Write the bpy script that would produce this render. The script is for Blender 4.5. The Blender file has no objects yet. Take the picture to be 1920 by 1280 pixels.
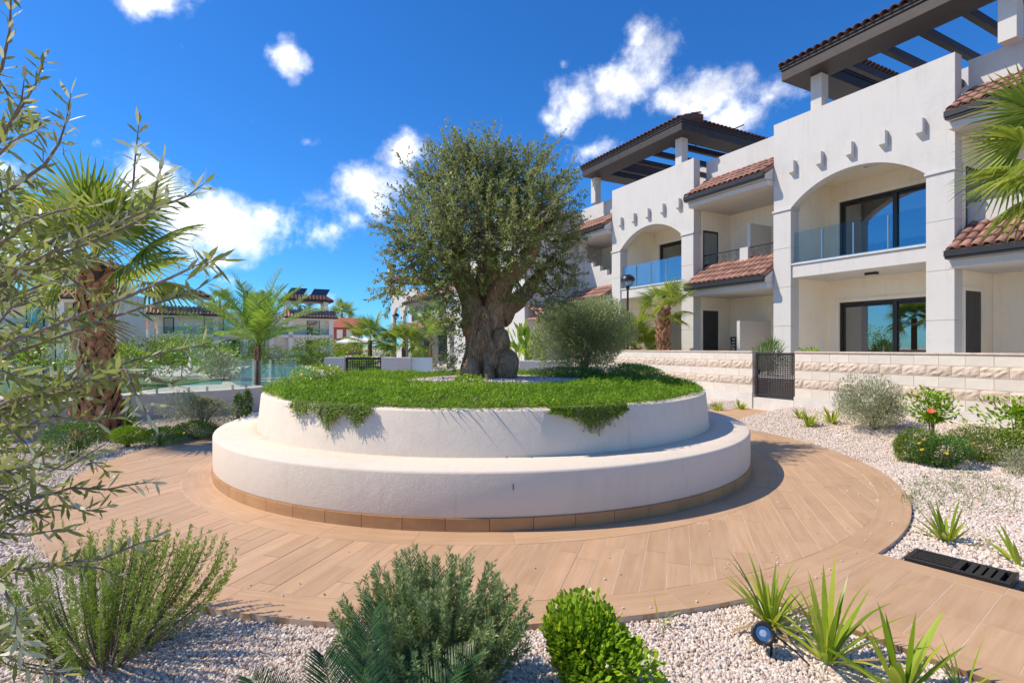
import bpy, bmesh, math, random
import numpy as np
from mathutils import Vector, Matrix, Quaternion
R = math.radians
sc = bpy.context.scene
col = sc.collection
rng = np.random.default_rng(7)
random.seed(7)

# ---------------------------------------------------------------- camera
cam = bpy.data.objects.new('camera', bpy.data.cameras.new('camera'))
col.objects.link(cam)
cam.location = (0, 0, 1.5)
cam.rotation_euler = (R(90), 0, 0)
cam.data.sensor_width = 36
cam.data.lens = 36 * 1000 / 1920
cam.data.shift_y = 10 / 1920
cam.data.clip_start = 0.05
cam.data.clip_end = 6000
sc.camera = cam

# ---------------------------------------------------------------- world, sun, exposure
SUN_EL = 50.0
sun_to = Vector((-math.cos(R(SUN_EL)) * math.cos(R(3)), math.cos(R(SUN_EL)) * math.sin(R(3)), math.sin(R(SUN_EL))))
w = bpy.data.worlds.new('World'); sc.world = w; w.use_nodes = True
nt = w.node_tree; nt.nodes.clear()
def N_(tree, typ, **kw):
    n = tree.nodes.new(typ)
    for k, v in kw.items():
        setattr(n, k, v)
    return n
def lk(tree, a, b): tree.links.new(a, b)
def mth(tree, op, a, b=None, c=None, clamp=False):
    n = tree.nodes.new('ShaderNodeMath'); n.operation = op; n.use_clamp = clamp
    for i, v in enumerate((a, b, c)):
        if v is None: continue
        if isinstance(v, (int, float)): n.inputs[i].default_value = v
        else: tree.links.new(v, n.inputs[i])
    return n.outputs[0]
sky = N_(nt, 'ShaderNodeTexSky', sky_type='NISHITA', sun_disc=False, sun_elevation=R(SUN_EL),
         sun_rotation=R(273), altitude=300.0, air_density=1.0, dust_density=0.25, ozone_density=3.0)
hs = N_(nt, 'ShaderNodeHueSaturation'); hs.inputs['Saturation'].default_value = 1.15; hs.inputs['Value'].default_value = 1.0
lk(nt, sky.outputs[0], hs.inputs['Color'])
tint = N_(nt, 'ShaderNodeMix', data_type='RGBA', blend_type='MULTIPLY'); tint.inputs['Factor'].default_value = 1; lk(nt, hs.outputs[0], tint.inputs['A']); tint.inputs['B'].default_value = (.23, .58, .90, 1)
tc = N_(nt, 'ShaderNodeTexCoord')
sep = N_(nt, 'ShaderNodeSeparateXYZ'); lk(nt, tc.outputs['Generated'], sep.inputs[0])
az = mth(nt, 'ARCTAN2', sep.outputs[0], sep.outputs[1])
el = mth(nt, 'ARCSINE', sep.outputs[2])
def noise(tree, vec, scale, detail=6, rough=.55, dist=0.0):
    n = tree.nodes.new('ShaderNodeTexNoise'); n.inputs['Scale'].default_value = scale
    n.inputs['Detail'].default_value = detail; n.inputs['Roughness'].default_value = rough
    n.inputs['Distortion'].default_value = dist
    if vec is not None: tree.links.new(vec, n.inputs['Vector'])
    return n
nA = noise(nt, tc.outputs['Generated'], 9.0, 9, .62)
nB = noise(nt, tc.outputs['Generated'], 3.2, 4, .5)
comb = N_(nt, 'ShaderNodeCombineXYZ'); lk(nt, az, comb.inputs[0]); lk(nt, el, comb.inputs[1])
# warp the cloud coordinates a little so the banks have ragged outlines
nW = noise(nt, tc.outputs['Generated'], 7.0, 4, .6)
sub = N_(nt, 'ShaderNodeVectorMath', operation='SUBTRACT'); lk(nt, nW.outputs['Color'], sub.inputs[0]); sub.inputs[1].default_value = (.5, .5, .5)
scl = N_(nt, 'ShaderNodeVectorMath', operation='SCALE'); lk(nt, sub.outputs[0], scl.inputs[0]); scl.inputs['Scale'].default_value = .09
addw = N_(nt, 'ShaderNodeVectorMath', operation='ADD'); lk(nt, comb.outputs[0], addw.inputs[0]); lk(nt, scl.outputs[0], addw.inputs[1])
flat = N_(nt, 'ShaderNodeVectorMath', operation='MULTIPLY'); lk(nt, addw.outputs[0], flat.inputs[0]); flat.inputs[1].default_value = (1, 1, 0)
# cumulus banks, last row unseen, added beyond the view also for neutral fill: (azimuth deg, elevation deg, half widths deg, weight)
CLOUDS = [(-34.2,29.3,3.4,1.9,1.0),(-22.2,26.2,1.5,1.15,.8),(-32.5,26,.7,.6,.5),(-26,21,.7,.5,.45),(-20.8,19.8,.9,.7,.5),
 (5.8,24.5,2.4,3.0,1.0),(12.2,25.8,4.4,2.6,.95),(17.6,24.0,4.8,1.9,.95),(22.3,21.6,4.0,2.0,.9),(25.5,22.5,2.4,1.3,.7),(13.4,29.5,1.2,1.2,.55),(5.4,28.4,.8,.8,.55),(9.0,20,2.2,1.1,.6),
 (-12.0,19.3,3.2,1.9,1.0),(-15.0,15.4,4.5,3.3,1.05),(-16.6,12.6,2.2,2.0,.8),(-19.0,11.5,1.6,1.2,.5),
 (-29.5,11.5,6.5,3.2,1.1),(-35,13.0,4.2,2.4,.95),(-25.2,13.2,2.2,1.5,.85),(-28.5,8.2,2.0,.9,.8),(-43,13,4.0,2.0,.85),(-44,10,5,3,1.0),
 (-24,5.4,3,.8,.6),(-20,5.2,3,.7,.55),(-44,20,.8,.5,.35),
 (48,20,7,2.6,.9),(63,30,9,4,.9),(82,16,12,3.2,.9),(105,34,9,4,.9),(128,14,12,3,.9),(158,26,12,4,.9),(-66,17,11,3.6,1.0),(-88,30,8,4,.9),(-112,15,12,3.5,.9),(-140,30,11,4,.9),(-168,12,14,3,.9)]
field = None
for a, e, ra, re, wt in CLOUDS:
    s = N_(nt, 'ShaderNodeVectorMath', operation='SUBTRACT'); lk(nt, flat.outputs[0], s.inputs[0]); s.inputs[1].default_value = (R(a), R(e), 0)
    m = N_(nt, 'ShaderNodeVectorMath', operation='MULTIPLY'); lk(nt, s.outputs[0], m.inputs[0]); m.inputs[1].default_value = (1 / R(ra * 1.12), 1 / R(re * 1.12), 0)
    d = N_(nt, 'ShaderNodeVectorMath', operation='LENGTH'); lk(nt, m.outputs[0], d.inputs[0])
    v = mth(nt, 'MULTIPLY_ADD', d.outputs['Value'], -wt * .8, wt)
    field = v if field is None else mth(nt, 'MAXIMUM', field, v)
fld = mth(nt, 'ADD', mth(nt, 'MAXIMUM', field, -.9), mth(nt, 'MULTIPLY_ADD', nA.outputs['Fac'], 2.7, -1.35))
mr = N_(nt, 'ShaderNodeMapRange', interpolation_type='SMOOTHSTEP'); lk(nt, fld, mr.inputs[0]); mr.inputs[1].default_value = .10; mr.inputs[2].default_value = 1.15
nS = noise(nt, tc.outputs['Generated'], 14.0, 6, .6)
shade = mth(nt, 'MULTIPLY_ADD', nS.outputs['Fac'], 2.2, mth(nt, 'MULTIPLY_ADD', nB.outputs['Fac'], 1.6, -1.5), clamp=True)
cc = N_(nt, 'ShaderNodeMix', data_type='RGBA'); lk(nt, shade, cc.inputs['Factor'])
cc.inputs['A'].default_value = (5.0, 5.1, 5.4, 1); cc.inputs['B'].default_value = (14.0, 13.6, 13.0, 1)
mx = N_(nt, 'ShaderNodeMix', data_type='RGBA'); lk(nt, mr.outputs[0], mx.inputs['Factor']); lk(nt, tint.outputs['Result'], mx.inputs['A']); lk(nt, cc.outputs['Result'], mx.inputs['B'])
bg = N_(nt, 'ShaderNodeBackground'); lk(nt, mx.outputs['Result'], bg.inputs['Color']); bg.inputs['Strength'].default_value = 0.086
wo = N_(nt, 'ShaderNodeOutputWorld'); lk(nt, bg.outputs[0], wo.inputs['Surface'])

sl = bpy.data.lights.new('sun', 'SUN'); sl.energy = 2.4; sl.angle = R(0.5); sl.color = (1.0, .885, .73)
so = bpy.data.objects.new('sun', sl); col.objects.link(so)
so.rotation_euler = (-sun_to).to_track_quat('-Z', 'Y').to_euler()
so.location = (-20, 0, 30)
sc.view_settings.view_transform = 'Standard'; sc.view_settings.look = 'None'
sc.view_settings.exposure = 1.2; sc.view_settings.gamma = 1.0
sc.render.engine = 'CYCLES'
sc.cycles.use_denoising = True
try: sc.cycles.denoiser = 'OPENIMAGEDENOISE'
except Exception: pass
sc.cycles.max_bounces = 10; sc.cycles.diffuse_bounces = 7; sc.cycles.transparent_max_bounces = 16
sc.cycles.sample_clamp_indirect = 6.0

# ---------------------------------------------------------------- geometry of the place
FPX = 1000.0
def G(px, py, z=0.0):                 # pixel -> point on the level z
    Y = (1.5 - z) * FPX / (py - 650.0)
    return Vector(((px - 960) / FPX * Y, Y, z))
def P(px, py, Y):                     # pixel at a known depth
    return Vector(((px - 960) / FPX * Y, Y, 1.5 + (650 - py) / FPX * Y))
TA = R(-62.0)                          # facade row runs along T, N points into the houses
T = Vector((math.cos(TA), math.sin(TA), 0)); N = Vector((-math.sin(TA), math.cos(TA), 0))
def BL(t, n, z=0.0): return T * t + N * n + Vector((0, 0, z))
def pt(px, n):                         # pixel column on the plane n -> t
    u = (px - 960) / FPX
    s = n / (N.x * u + N.y)
    return s * (T.x * u + T.y)
C0 = Vector((-.36, 7.89, 0))           # centre of the round planter

# ---------------------------------------------------------------- materials
MATS = {}
def new_mat(name):
    m = bpy.data.materials.new(name); m.use_nodes = True
    t = m.node_tree; b = t.nodes['Principled BSDF']; o = t.nodes['Material Output']
    MATS[name] = m
    return m, t, b, o
def ramp(t, fac, stops):
    r = t.nodes.new('ShaderNodeValToRGB'); e = r.color_ramp.elements
    while len(e) < len(stops): e.new(.5)
    for i, (p, c) in enumerate(stops):
        e[i].position = p; e[i].color = (*c, 1)
    t.links.new(fac, r.inputs[0]); return r.outputs[0]
def mixc(t, f, a, b, blend='MIX'):
    n = t.nodes.new('ShaderNodeMix'); n.data_type = 'RGBA'; n.blend_type = blend
    for s, v in (('Factor', f), ('A', a), ('B', b)):
        if isinstance(v, (int, float)): n.inputs[s].default_value = v
        elif isinstance(v, tuple): n.inputs[s].default_value = (*v, 1)
        else: t.links.new(v, n.inputs[s])
    return n.outputs['Result']
def bump(t, b, h, strength, dist=.01):
    n = t.nodes.new('ShaderNodeBump'); n.inputs['Strength'].default_value = strength; n.inputs['Distance'].default_value = dist
    t.links.new(h, n.inputs['Height']); t.links.new(n.outputs[0], b.inputs['Normal'])
def plain(name, c, rough=.6, var=.12, scale=6., bstr=0., bscale=80., metal=0., spec=.5, objvar=0., coord='Object'):
    m, t, b, o = new_mat(name)
    tcn = t.nodes.new('ShaderNodeTexCoord'); v = tcn.outputs[coord]
    n = noise(t, v, scale, 6, .6)
    lo = tuple(x * (1 - var) for x in c); hi = tuple(min(1, x * (1 + var)) for x in c)
    cc_ = ramp(t, n.outputs['Fac'], [(.3, lo), (.7, hi)])
    if objvar:
        oi = t.nodes.new('ShaderNodeObjectInfo')
        f = mth(t, 'MULTIPLY_ADD', oi.outputs['Random'], 2 * objvar, 1 - objvar)
        cm = t.nodes.new('ShaderNodeVectorMath'); cm.operation = 'SCALE'; t.links.new(cc_, cm.inputs[0]); t.links.new(f, cm.inputs['Scale']); cc_ = cm.outputs[0]
    t.links.new(cc_, b.inputs['Base Color'])
    b.inputs['Roughness'].default_value = rough; b.inputs['Metallic'].default_value = metal; b.inputs['Specular IOR Level'].default_value = spec
    if bstr:
        nb = noise(t, v, bscale, 5, .6); bump(t, b, nb.outputs['Fac'], bstr)
    return m
def stucco(name, c, bscale=140, bs=.25, dirt=.06):
    m, t, b, o = new_mat(name)
    tcn = t.nodes.new('ShaderNodeTexCoord'); v = tcn.outputs['Object']
    n1 = noise(t, v, 1.1, 5, .6); n2 = noise(t, v, 9, 6, .65)
    mp = t.nodes.new('ShaderNodeMapping'); mp.inputs['Scale'].default_value = (6, 6, .5); t.links.new(v, mp.inputs[0])
    n3 = noise(t, mp.outputs[0], 1.4, 5, .6)
    f = mth(t, 'ADD', mth(t, 'MULTIPLY', n1.outputs['Fac'], .5), mth(t, 'ADD', mth(t, 'MULTIPLY', n2.outputs['Fac'], .25), mth(t, 'MULTIPLY', n3.outputs['Fac'], .25)))
    base_ = ramp(t, f, [(.32, tuple(x * (1 - dirt * 1.9) for x in c)), (.5, c), (.7, tuple(min(1, x * 1.03) for x in c))])
    mp2 = t.nodes.new('ShaderNodeMapping'); mp2.inputs['Scale'].default_value = (9, 9, .7); t.links.new(v, mp2.inputs[0])
    n4 = noise(t, mp2.outputs[0], 1.0, 6, .7, .4)
    st_ = mth(t, 'MULTIPLY', mth(t, 'SUBTRACT', n4.outputs['Fac'], .58, clamp=True), 2.2, clamp=True)
    t.links.new(mixc(t, st_, base_, tuple(x * .62 for x in c)), b.inputs['Base Color'])
    b.inputs['Roughness'].default_value = .85; b.inputs['Specular IOR Level'].default_value = .25
    nb = noise(t, v, bscale, 4, .65); nb2 = noise(t, v, bscale * .2, 3, .5)
    bump(t, b, mth(t, 'ADD', nb.outputs['Fac'], nb2.outputs['Fac']), bs, .006)
    return m
stucco('white_stucco', (.565, .545, .515)); stucco('planter_stucco', (.72, .62, .50), 60, .45)
stucco('cream_stucco', (.88, .79, .64)); stucco('far_stucco', (.88, .79, .65), 40, .1)
plain('dark_metal', (.02, .017, .016), .45, .2, 10); plain('brown_timber', (.032, .023, .019), .6, .25, 5, .15, 60)
plain('black_metal', (.012, .012, .013), .4, .2, 10); plain('gate_metal', (.028, .021, .019), .5, .2, 10)
plain('steel', (.45, .46, .47), .3, .05, 5, metal=1.0)
plain('concrete', (.62, .59, .54), .85, .1, 3, .3, 50); plain('coping', (.66, .56, .45), .7, .1, 3)
plain('pavement', (.50, .44, .37), .8, .12, 1.2, .2, 40); plain('soil', (.16, .11, .08), .95, .3, 6, .6, 30)
plain('terracotta', (.30, .155, .115), .8, .25, 5, .3, 40, objvar=.30); plain('dark_tile', (.12, .055, .042), .8, .3, 5, .3, 40, objvar=.3)
plain('far_terracotta', (.50, .25, .17), .8, .25, 3); plain('red_roof', (.42, .12, .06), .8, .25, 3); plain('brick_red', (.35, .09, .06), .8, .15, 3)
plain('curtain', (.55, .52, .47), .9, .1, 3); plain('room_wall', (.52, .46, .38), .9, .05, 3); plain('dark_panel', (.035, .034, .036), .5, .2, 4)
plain('block_smooth', (.66, .60, .51), .85, .07, 4, .2, 90, objvar=.05); plain('block_rough', (.60, .49, .385), .95, .16, 14, .9, 45, objvar=.08)
plain('mortar', (.50, .45, .39), .95, .1, 8, .3, 60)
plain('lawn', (.07, .13, .02), .9, .3, 3, .5, 90); plain('umbrella_cloth', (.78, .77, .75), .8, .04, 3)
plain('lamp_glass', (.65, .66, .66), .2, .05, 3); plain('solar', (.02, .03, .06), .2, .1, 3)
plain('chair_metal', (.05, .05, .055), .5, .1, 3); plain('cable', (.01, .01, .01), .5, .1, 3)
plain('twig', (.19, .155, .115), .85, .3, 40, .4, 120)
plain('palm_boot', (.38, .185, .09), .9, .55, 9, .7, 40); plain('palm_core', (.16, .085, .045), .95, .4, 10, .8, 40)
plain('stem_green', (.16, .18, .05), .6, .2, 10); plain('petal_yellow', (.75, .52, .03), .6, .1, 5); plain('petal_orange', (.65, .09, .03), .6, .15, 5)
# fissured bark: long ridges, deep cracks, grey lichen on brown
m, t, b, o = new_mat('olive_bark')
tcn = t.nodes.new('ShaderNodeTexCoord'); mp = t.nodes.new('ShaderNodeMapping'); mp.inputs['Scale'].default_value = (13, 13, 2.6); t.links.new(tcn.outputs['Object'], mp.inputs[0])
n1 = noise(t, mp.outputs[0], 1.6, 8, .68, 1.2); n2 = noise(t, tcn.outputs['Object'], 5, 6, .6); n3 = noise(t, tcn.outputs['Object'], 38, 5, .65)
rid = mth(t, 'ABSOLUTE', mth(t, 'MULTIPLY_ADD', n1.outputs['Fac'], 2.0, -1.0))
c1 = ramp(t, rid, [(.0, (.10, .058, .034)), (.06, (.34, .20, .11)), (.28, (.54, .345, .20))])
t.links.new(mixc(t, mth(t, 'MULTIPLY', mth(t, 'SUBTRACT', n2.outputs['Fac'], .48, clamp=True), 2.2, clamp=True), c1, (.50, .37, .25)), b.inputs['Base Color'])
b.inputs['Roughness'].default_value = .95; b.inputs['Specular IOR Level'].default_value = .15
bump(t, b, mth(t, 'ADD', mth(t, 'MULTIPLY', rid, 1.6), mth(t, 'MULTIPLY', n3.outputs['Fac'], .35)), .7, .022)
# planks: wood-look tiles, tone by object, grain along local x
def plank_mat(name, c0, c1, rough=.5):
    m, t, b, o = new_mat(name)
    oi = t.nodes.new('ShaderNodeObjectInfo'); tcn = t.nodes.new('ShaderNodeTexCoord')
    off = t.nodes.new('ShaderNodeVectorMath'); off.operation = 'ADD'
    sc_ = t.nodes.new('ShaderNodeVectorMath'); sc_.operation = 'SCALE'; sc_.inputs[0].default_value = (37, 91, 53); t.links.new(oi.outputs['Random'], sc_.inputs['Scale'])
    t.links.new(tcn.outputs['Object'], off.inputs[0]); t.links.new(sc_.outputs[0], off.inputs[1])
    mp = t.nodes.new('ShaderNodeMapping'); mp.inputs['Scale'].default_value = (1.6, 22, 4); t.links.new(off.outputs[0], mp.inputs[0])
    n1 = noise(t, mp.outputs[0], 1.0, 7, .62, .6); n2 = noise(t, off.outputs[0], 2.2, 4, .5)
    f = mth(t, 'ADD', mth(t, 'MULTIPLY', n1.outputs['Fac'], .65), mth(t, 'MULTIPLY', n2.outputs['Fac'], .35))
    cc_ = ramp(t, f, [(.33, c0), (.66, c1)])
    g = mth(t, 'MULTIPLY_ADD', oi.outputs['Random'], .16, .92)
    cm = t.nodes.new('ShaderNodeVectorMath'); cm.operation = 'SCALE'; t.links.new(cc_, cm.inputs[0]); t.links.new(g, cm.inputs['Scale'])
    nd = noise(t, tcn.outputs['Object'], .8, 6, .6)
    t.links.new(mixc(t, mth(t, 'MULTIPLY', mth(t, 'SUBTRACT', nd.outputs['Fac'], .42, clamp=True), .7, clamp=True), cm.outputs[0], (.55, .42, .31)), b.inputs['Base Color'])
    b.inputs['Roughness'].default_value = rough; b.inputs['Specular IOR Level'].default_value = .35
    bump(t, b, n1.outputs['Fac'], .12, .004)
    return m
plank_mat('plank', (.43, .26, .14), (.56, .36, .21)); plank_mat('skirt_tile', (.38, .19, .075), (.54, .30, .13))
plain('grout', (.60, .48, .37), .9, .1, 8)
# gravel ground sheet, gets cell relief so it still reads as stones where no pebbles lie
m, t, b, o = new_mat('gravel')
tcn = t.nodes.new('ShaderNodeTexCoord'); v = tcn.outputs['Object']
vo = t.nodes.new('ShaderNodeTexVoronoi'); vo.inputs['Scale'].default_value = 55; t.links.new(v, vo.inputs['Vector'])
n1 = noise(t, v, 1.5, 5, .6)
sepc = t.nodes.new('ShaderNodeSeparateColor'); t.links.new(vo.outputs['Color'], sepc.inputs[0])
cst = ramp(t, sepc.outputs[0], [(0, (.42, .32, .25)), (.35, (.58, .49, .41)), (.7, (.67, .60, .53)), (1, (.72, .68, .63))])
t.links.new(mixc(t, mth(t, 'MULTIPLY', n1.outputs['Fac'], .35), cst, (.55, .47, .39)), b.inputs['Base Color'])
b.inputs['Roughness'].default_value = .9
bump(t, b, mth(t, 'SUBTRACT', 1.0, vo.outputs['Distance']), .9, .012)
# loose pebbles
m, t, b, o = new_mat('pebble')
at = t.nodes.new('ShaderNodeAttribute'); at.attribute_name = 'tone'; at.attribute_type = 'INSTANCER'
oi = t.nodes.new('ShaderNodeObjectInfo')
n1 = noise(t, None, 2.5, 4, .6)
cst = ramp(t, oi.outputs['Random'], [(0, (.40, .25, .17)), (.10, (.55, .42, .33)), (.3, (.62, .51, .42)), (.6, (.70, .62, .54)), (1, (.78, .71, .62))])
t.links.new(mixc(t, mth(t, 'MULTIPLY', n1.outputs['Fac'], .3), cst, (.45, .36, .29)), b.inputs['Base Color'])
b.inputs['Roughness'].default_value = .75
# pool water
m, t, b, o = new_mat('pool_water')
tcn = t.nodes.new('ShaderNodeTexCoord'); n1 = noise(t, tcn.outputs['Object'], 3.5, 4, .6)
t.links.new(ramp(t, n1.outputs['Fac'], [(.3, (.10, .50, .56)), (.7, (.20, .64, .68))]), b.inputs['Base Color'])
b.inputs['Roughness'].default_value = .08; bump(t, b, n1.outputs['Fac'], .15, .02)
# glass: clear fence panes and coated window panes
def glass(name, tint, gl, rough=.0):
    m, t, b, o = new_mat(name); t.nodes.remove(b)
    tr = t.nodes.new('ShaderNodeBsdfTransparent'); tr.inputs[0].default_value = (*tint, 1)
    g = t.nodes.new('ShaderNodeBsdfGlossy'); g.inputs['Roughness'].default_value = rough; g.inputs['Color'].default_value = (.9, .95, 1, 1)
    fr = t.nodes.new('ShaderNodeLayerWeight'); fr.inputs['Blend'].default_value = .35
    f = mth(t, 'MULTIPLY_ADD', fr.outputs['Fresnel'], .55, gl, clamp=True)
    ms = t.nodes.new('ShaderNodeMixShader'); t.links.new(f, ms.inputs[0]); t.links.new(tr.outputs[0], ms.inputs[1]); t.links.new(g.outputs[0], ms.inputs[2])
    t.links.new(ms.outputs[0], o.inputs['Surface']); return m
glass('rail_glass', (.80, .90, .94), -.02); glass('fence_glass', (.86, .95, .93), .02); glass('window_glass', (.42, .46, .48), .26); glass('lens_glass', (.8, .85, .9), .1)
plain('frosted', (.55, .66, .68), .3, .05, 3)
def leaf(name, c0, c1, c2=None, back=None, transl=.28, rough=.5, spec=.4):
    m, t, b, o = new_mat(name)
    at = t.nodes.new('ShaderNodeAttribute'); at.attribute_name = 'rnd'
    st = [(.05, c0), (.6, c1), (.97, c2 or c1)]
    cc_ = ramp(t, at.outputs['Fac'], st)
    if back:
        ge = t.nodes.new('ShaderNodeNewGeometry'); cc_ = mixc(t, ge.outputs['Backfacing'], cc_, back)
    t.links.new(cc_, b.inputs['Base Color']); b.inputs['Roughness'].default_value = rough; b.inputs['Specular IOR Level'].default_value = spec
    tr = t.nodes.new('ShaderNodeBsdfTranslucent')
    gm = t.nodes.new('ShaderNodeGamma'); gm.inputs[1].default_value = .85; t.links.new(cc_, gm.inputs[0]); t.links.new(gm.outputs[0], tr.inputs[0])
    ms = t.nodes.new('ShaderNodeMixShader'); ms.inputs[0].default_value = transl
    t.links.new(b.outputs[0], ms.inputs[1]); t.links.new(tr.outputs[0], ms.inputs[2]); t.links.new(ms.outputs[0], o.inputs['Surface'])
    return m
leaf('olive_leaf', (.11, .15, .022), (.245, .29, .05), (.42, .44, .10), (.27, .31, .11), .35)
leaf('near_olive_leaf', (.12, .15, .025), (.245, .275, .06), (.39, .40, .12), (.42, .45, .28), .42, .4, .5)
leaf('silver_leaf', (0.190, 0.224, 0.101), (0.336, 0.358, 0.190), (0.493, 0.504, 0.314), None, .3)
leaf('bush_olive_leaf', (.17, .22, .075), (.30, .36, .14), (.44, .48, .23), None, .3)
leaf('cover_leaf', (.055, .14, .005), (.20, .38, .011), (.42, .56, .03), None, .4)
leaf('palm_leaf', (.13, .20, .015), (.26, .36, .03), (.44, .48, .08), None, .4, .4)
leaf('feather_leaf', (0.112, 0.213, 0.017), (0.224, 0.370, 0.028), (0.381, 0.493, 0.067), None, .4, .4)
leaf('rosemary_leaf', (.085, .135, .035), (.20, .28, .085), (.38, .45, .19), None, .3)
leaf('westringia_leaf', (0.104, 0.169, 0.019), (0.208, 0.312, 0.033), (0.351, 0.442, 0.065), None, .3)
leaf('bright_leaf', (0.101, 0.190, 0.009), (0.224, 0.381, 0.013), (0.403, 0.538, 0.034), None, .35, .35)
leaf('dark_shrub_leaf', (0.033, 0.091, 0.016), (0.078, 0.182, 0.026), (0.169, 0.286, 0.046), None, .3, .4)
leaf('strap_leaf', (.17, .27, .012), (.32, .43, .022), (.55, .57, .06), None, .4, .35)
leaf('cycad_leaf', (0.016, 0.058, 0.016), (0.039, 0.111, 0.026), (0.072, 0.169, 0.039), None, .15, .3)
leaf('hedge_leaf', (0.067, 0.123, 0.013), (0.134, 0.213, 0.022), (0.269, 0.336, 0.039), None, .3)
leaf('dry_leaf', (.30, .20, .08), (.42, .30, .12), (.5, .38, .2), None, .3)
leaf('grass_leaf', (0.112, 0.179, 0.034), (0.202, 0.280, 0.067), (0.314, 0.370, 0.112), None, .3)
leaf('flower_leaf', (.6, .42, .02), (.75, .52, .03), (.8, .6, .05), None, .3)

# ---------------------------------------------------------------- object helpers
def mesh_np(name, V, F, rnd=None):
    V = np.asarray(V, np.float32); F = np.asarray(F, np.int32); k = F.shape[1]
    me = bpy.data.meshes.new(name)
    me.vertices.add(len(V)); me.vertices.foreach_set('co', V.ravel())
    me.loops.add(F.size); me.loops.foreach_set('vertex_index', F.ravel())
    me.polygons.add(len(F)); me.polygons.foreach_set('loop_start', np.arange(0, F.size, k, dtype=np.int32))
    if rnd is not None:
        a = me.attributes.new('rnd', 'FLOAT', 'POINT'); a.data.foreach_set('value', np.asarray(rnd, np.float32))
    me.update(calc_edges=True)
    return me
def ob(name, me, mat=None, parent=None, loc=None, rz=None, label=None):
    if mat is not None and len(me.materials) == 0: me.materials.append(MATS[mat])
    o = bpy.data.objects.new(name, me); col.objects.link(o)
    if parent is not None: o.parent = parent
    if loc is not None: o.location = loc
    if rz is not None: o.rotation_euler = (0, 0, rz)
    if label: o['label'] = label
    return o
def tag(o, label, cat, group=None):
    o['label'] = label; o['category'] = cat
    if group: o['group'] = group
    return o
def thing(name, label, cat, loc=(0, 0, 0), rz=0., group=None):
    o = bpy.data.objects.new(name, None); col.objects.link(o); o.empty_display_size = .2
    o.location = loc; o.rotation_euler = (0, 0, rz)
    return tag(o, label, cat, group)
def structure(o): o['kind'] = 'structure'; return o
def stuff(o): o['kind'] = 'stuff'; return o
class MB:
    def __init__(s): s.V = []; s.F = []
    def add(s, V, F):
        k = len(s.V); s.V += [tuple(v) for v in V]; s.F += [tuple(i + k for i in f) for f in F]; return s
    def box(s, x0, x1, y0, y1, z0, z1):
        return s.add([(x0,y0,z0),(x1,y0,z0),(x1,y1,z0),(x0,y1,z0),(x0,y0,z1),(x1,y0,z1),(x1,y1,z1),(x0,y1,z1)],
                     [(0,3,2,1),(4,5,6,7),(0,1,5,4),(1,2,6,5),(2,3,7,6),(3,0,4,7)])
    def prism(s, pts, z0, z1):            # ccw polygon in xy
        n = len(pts)
        return s.add([(x, y, z0) for x, y in pts] + [(x, y, z1) for x, y in pts],
                     [tuple(range(n - 1, -1, -1)), tuple(range(n, 2 * n))] + [(i, (i + 1) % n, n + (i + 1) % n, n + i) for i in range(n)])
    def xprism(s, prof, x0, x1):          # profile in (y,z), run along x
        n = len(prof)
        return s.add([(x0, y, z) for y, z in prof] + [(x1, y, z) for y, z in prof],
                     [tuple(range(n)), tuple(range(2 * n - 1, n - 1, -1))] + [(i, n + i, n + (i + 1) % n, (i + 1) % n) for i in range(n)])
    def tube(s, pts, rad, seg=8, cap=True):
        pts = [Vector(p) for p in pts]; n = len(pts)
        if not hasattr(rad, '__len__'): rad = [rad] * n
        V = []; ref = None
        for i, p in enumerate(pts):
            d = (pts[min(i + 1, n - 1)] - pts[max(i - 1, 0)]).normalized()
            if ref is None: ref = d.orthogonal().normalized()
            ref = (ref - d * ref.dot(d))
            ref = ref.normalized() if ref.length > 1e-5 else d.orthogonal().normalized()
            b = d.cross(ref)
            for j in range(seg):
                a = 2 * math.pi * j / seg
                V.append(p + (ref * math.cos(a) + b * math.sin(a)) * rad[i])
        F = [(i * seg + j, i * seg + (j + 1) % seg, (i + 1) * seg + (j + 1) % seg, (i + 1) * seg + j) for i in range(n - 1) for j in range(seg)]
        if cap: F += [tuple(range(seg - 1, -1, -1)), tuple((n - 1) * seg + j for j in range(seg))]
        return s.add(V, F)
    def lathe(s, prof, seg=32, cx=0, cy=0, closed=False):
        n = len(prof); V = []
        for r, z in prof:
            for j in range(seg):
                a = 2 * math.pi * j / seg; V.append((cx + r * math.cos(a), cy + r * math.sin(a), z))
        m = n if closed else n - 1
        return s.add(V, [(i * seg + j, i * seg + (j + 1) % seg, ((i + 1) % n) * seg + (j + 1) % seg, ((i + 1) % n) * seg + j) for i in range(m) for j in range(seg)])
    def mesh(s, name='m', smooth=False):
        me = bpy.data.meshes.new(name); me.from_pydata([tuple(v) for v in s.V], [], s.F)
        if smooth: me.polygons.foreach_set('use_smooth', [True] * len(me.polygons))
        me.update(); return me
    def build(s, name, mat, parent=None, smooth=False, bevel=0., loc=None, rz=None, label=None):
        o = ob(name, s.mesh(name, smooth), mat, parent, loc, rz, label)
        if bevel:
            b = o.modifiers.new('bevel', 'BEVEL'); b.width = bevel; b.segments = 2; b.limit_method = 'ANGLE'
        return o
def unit(a): return a / np.maximum(np.linalg.norm(a, axis=-1, keepdims=True), 1e-9)
def rdir(n): return unit(rng.normal(size=(n, 3)))
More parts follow.
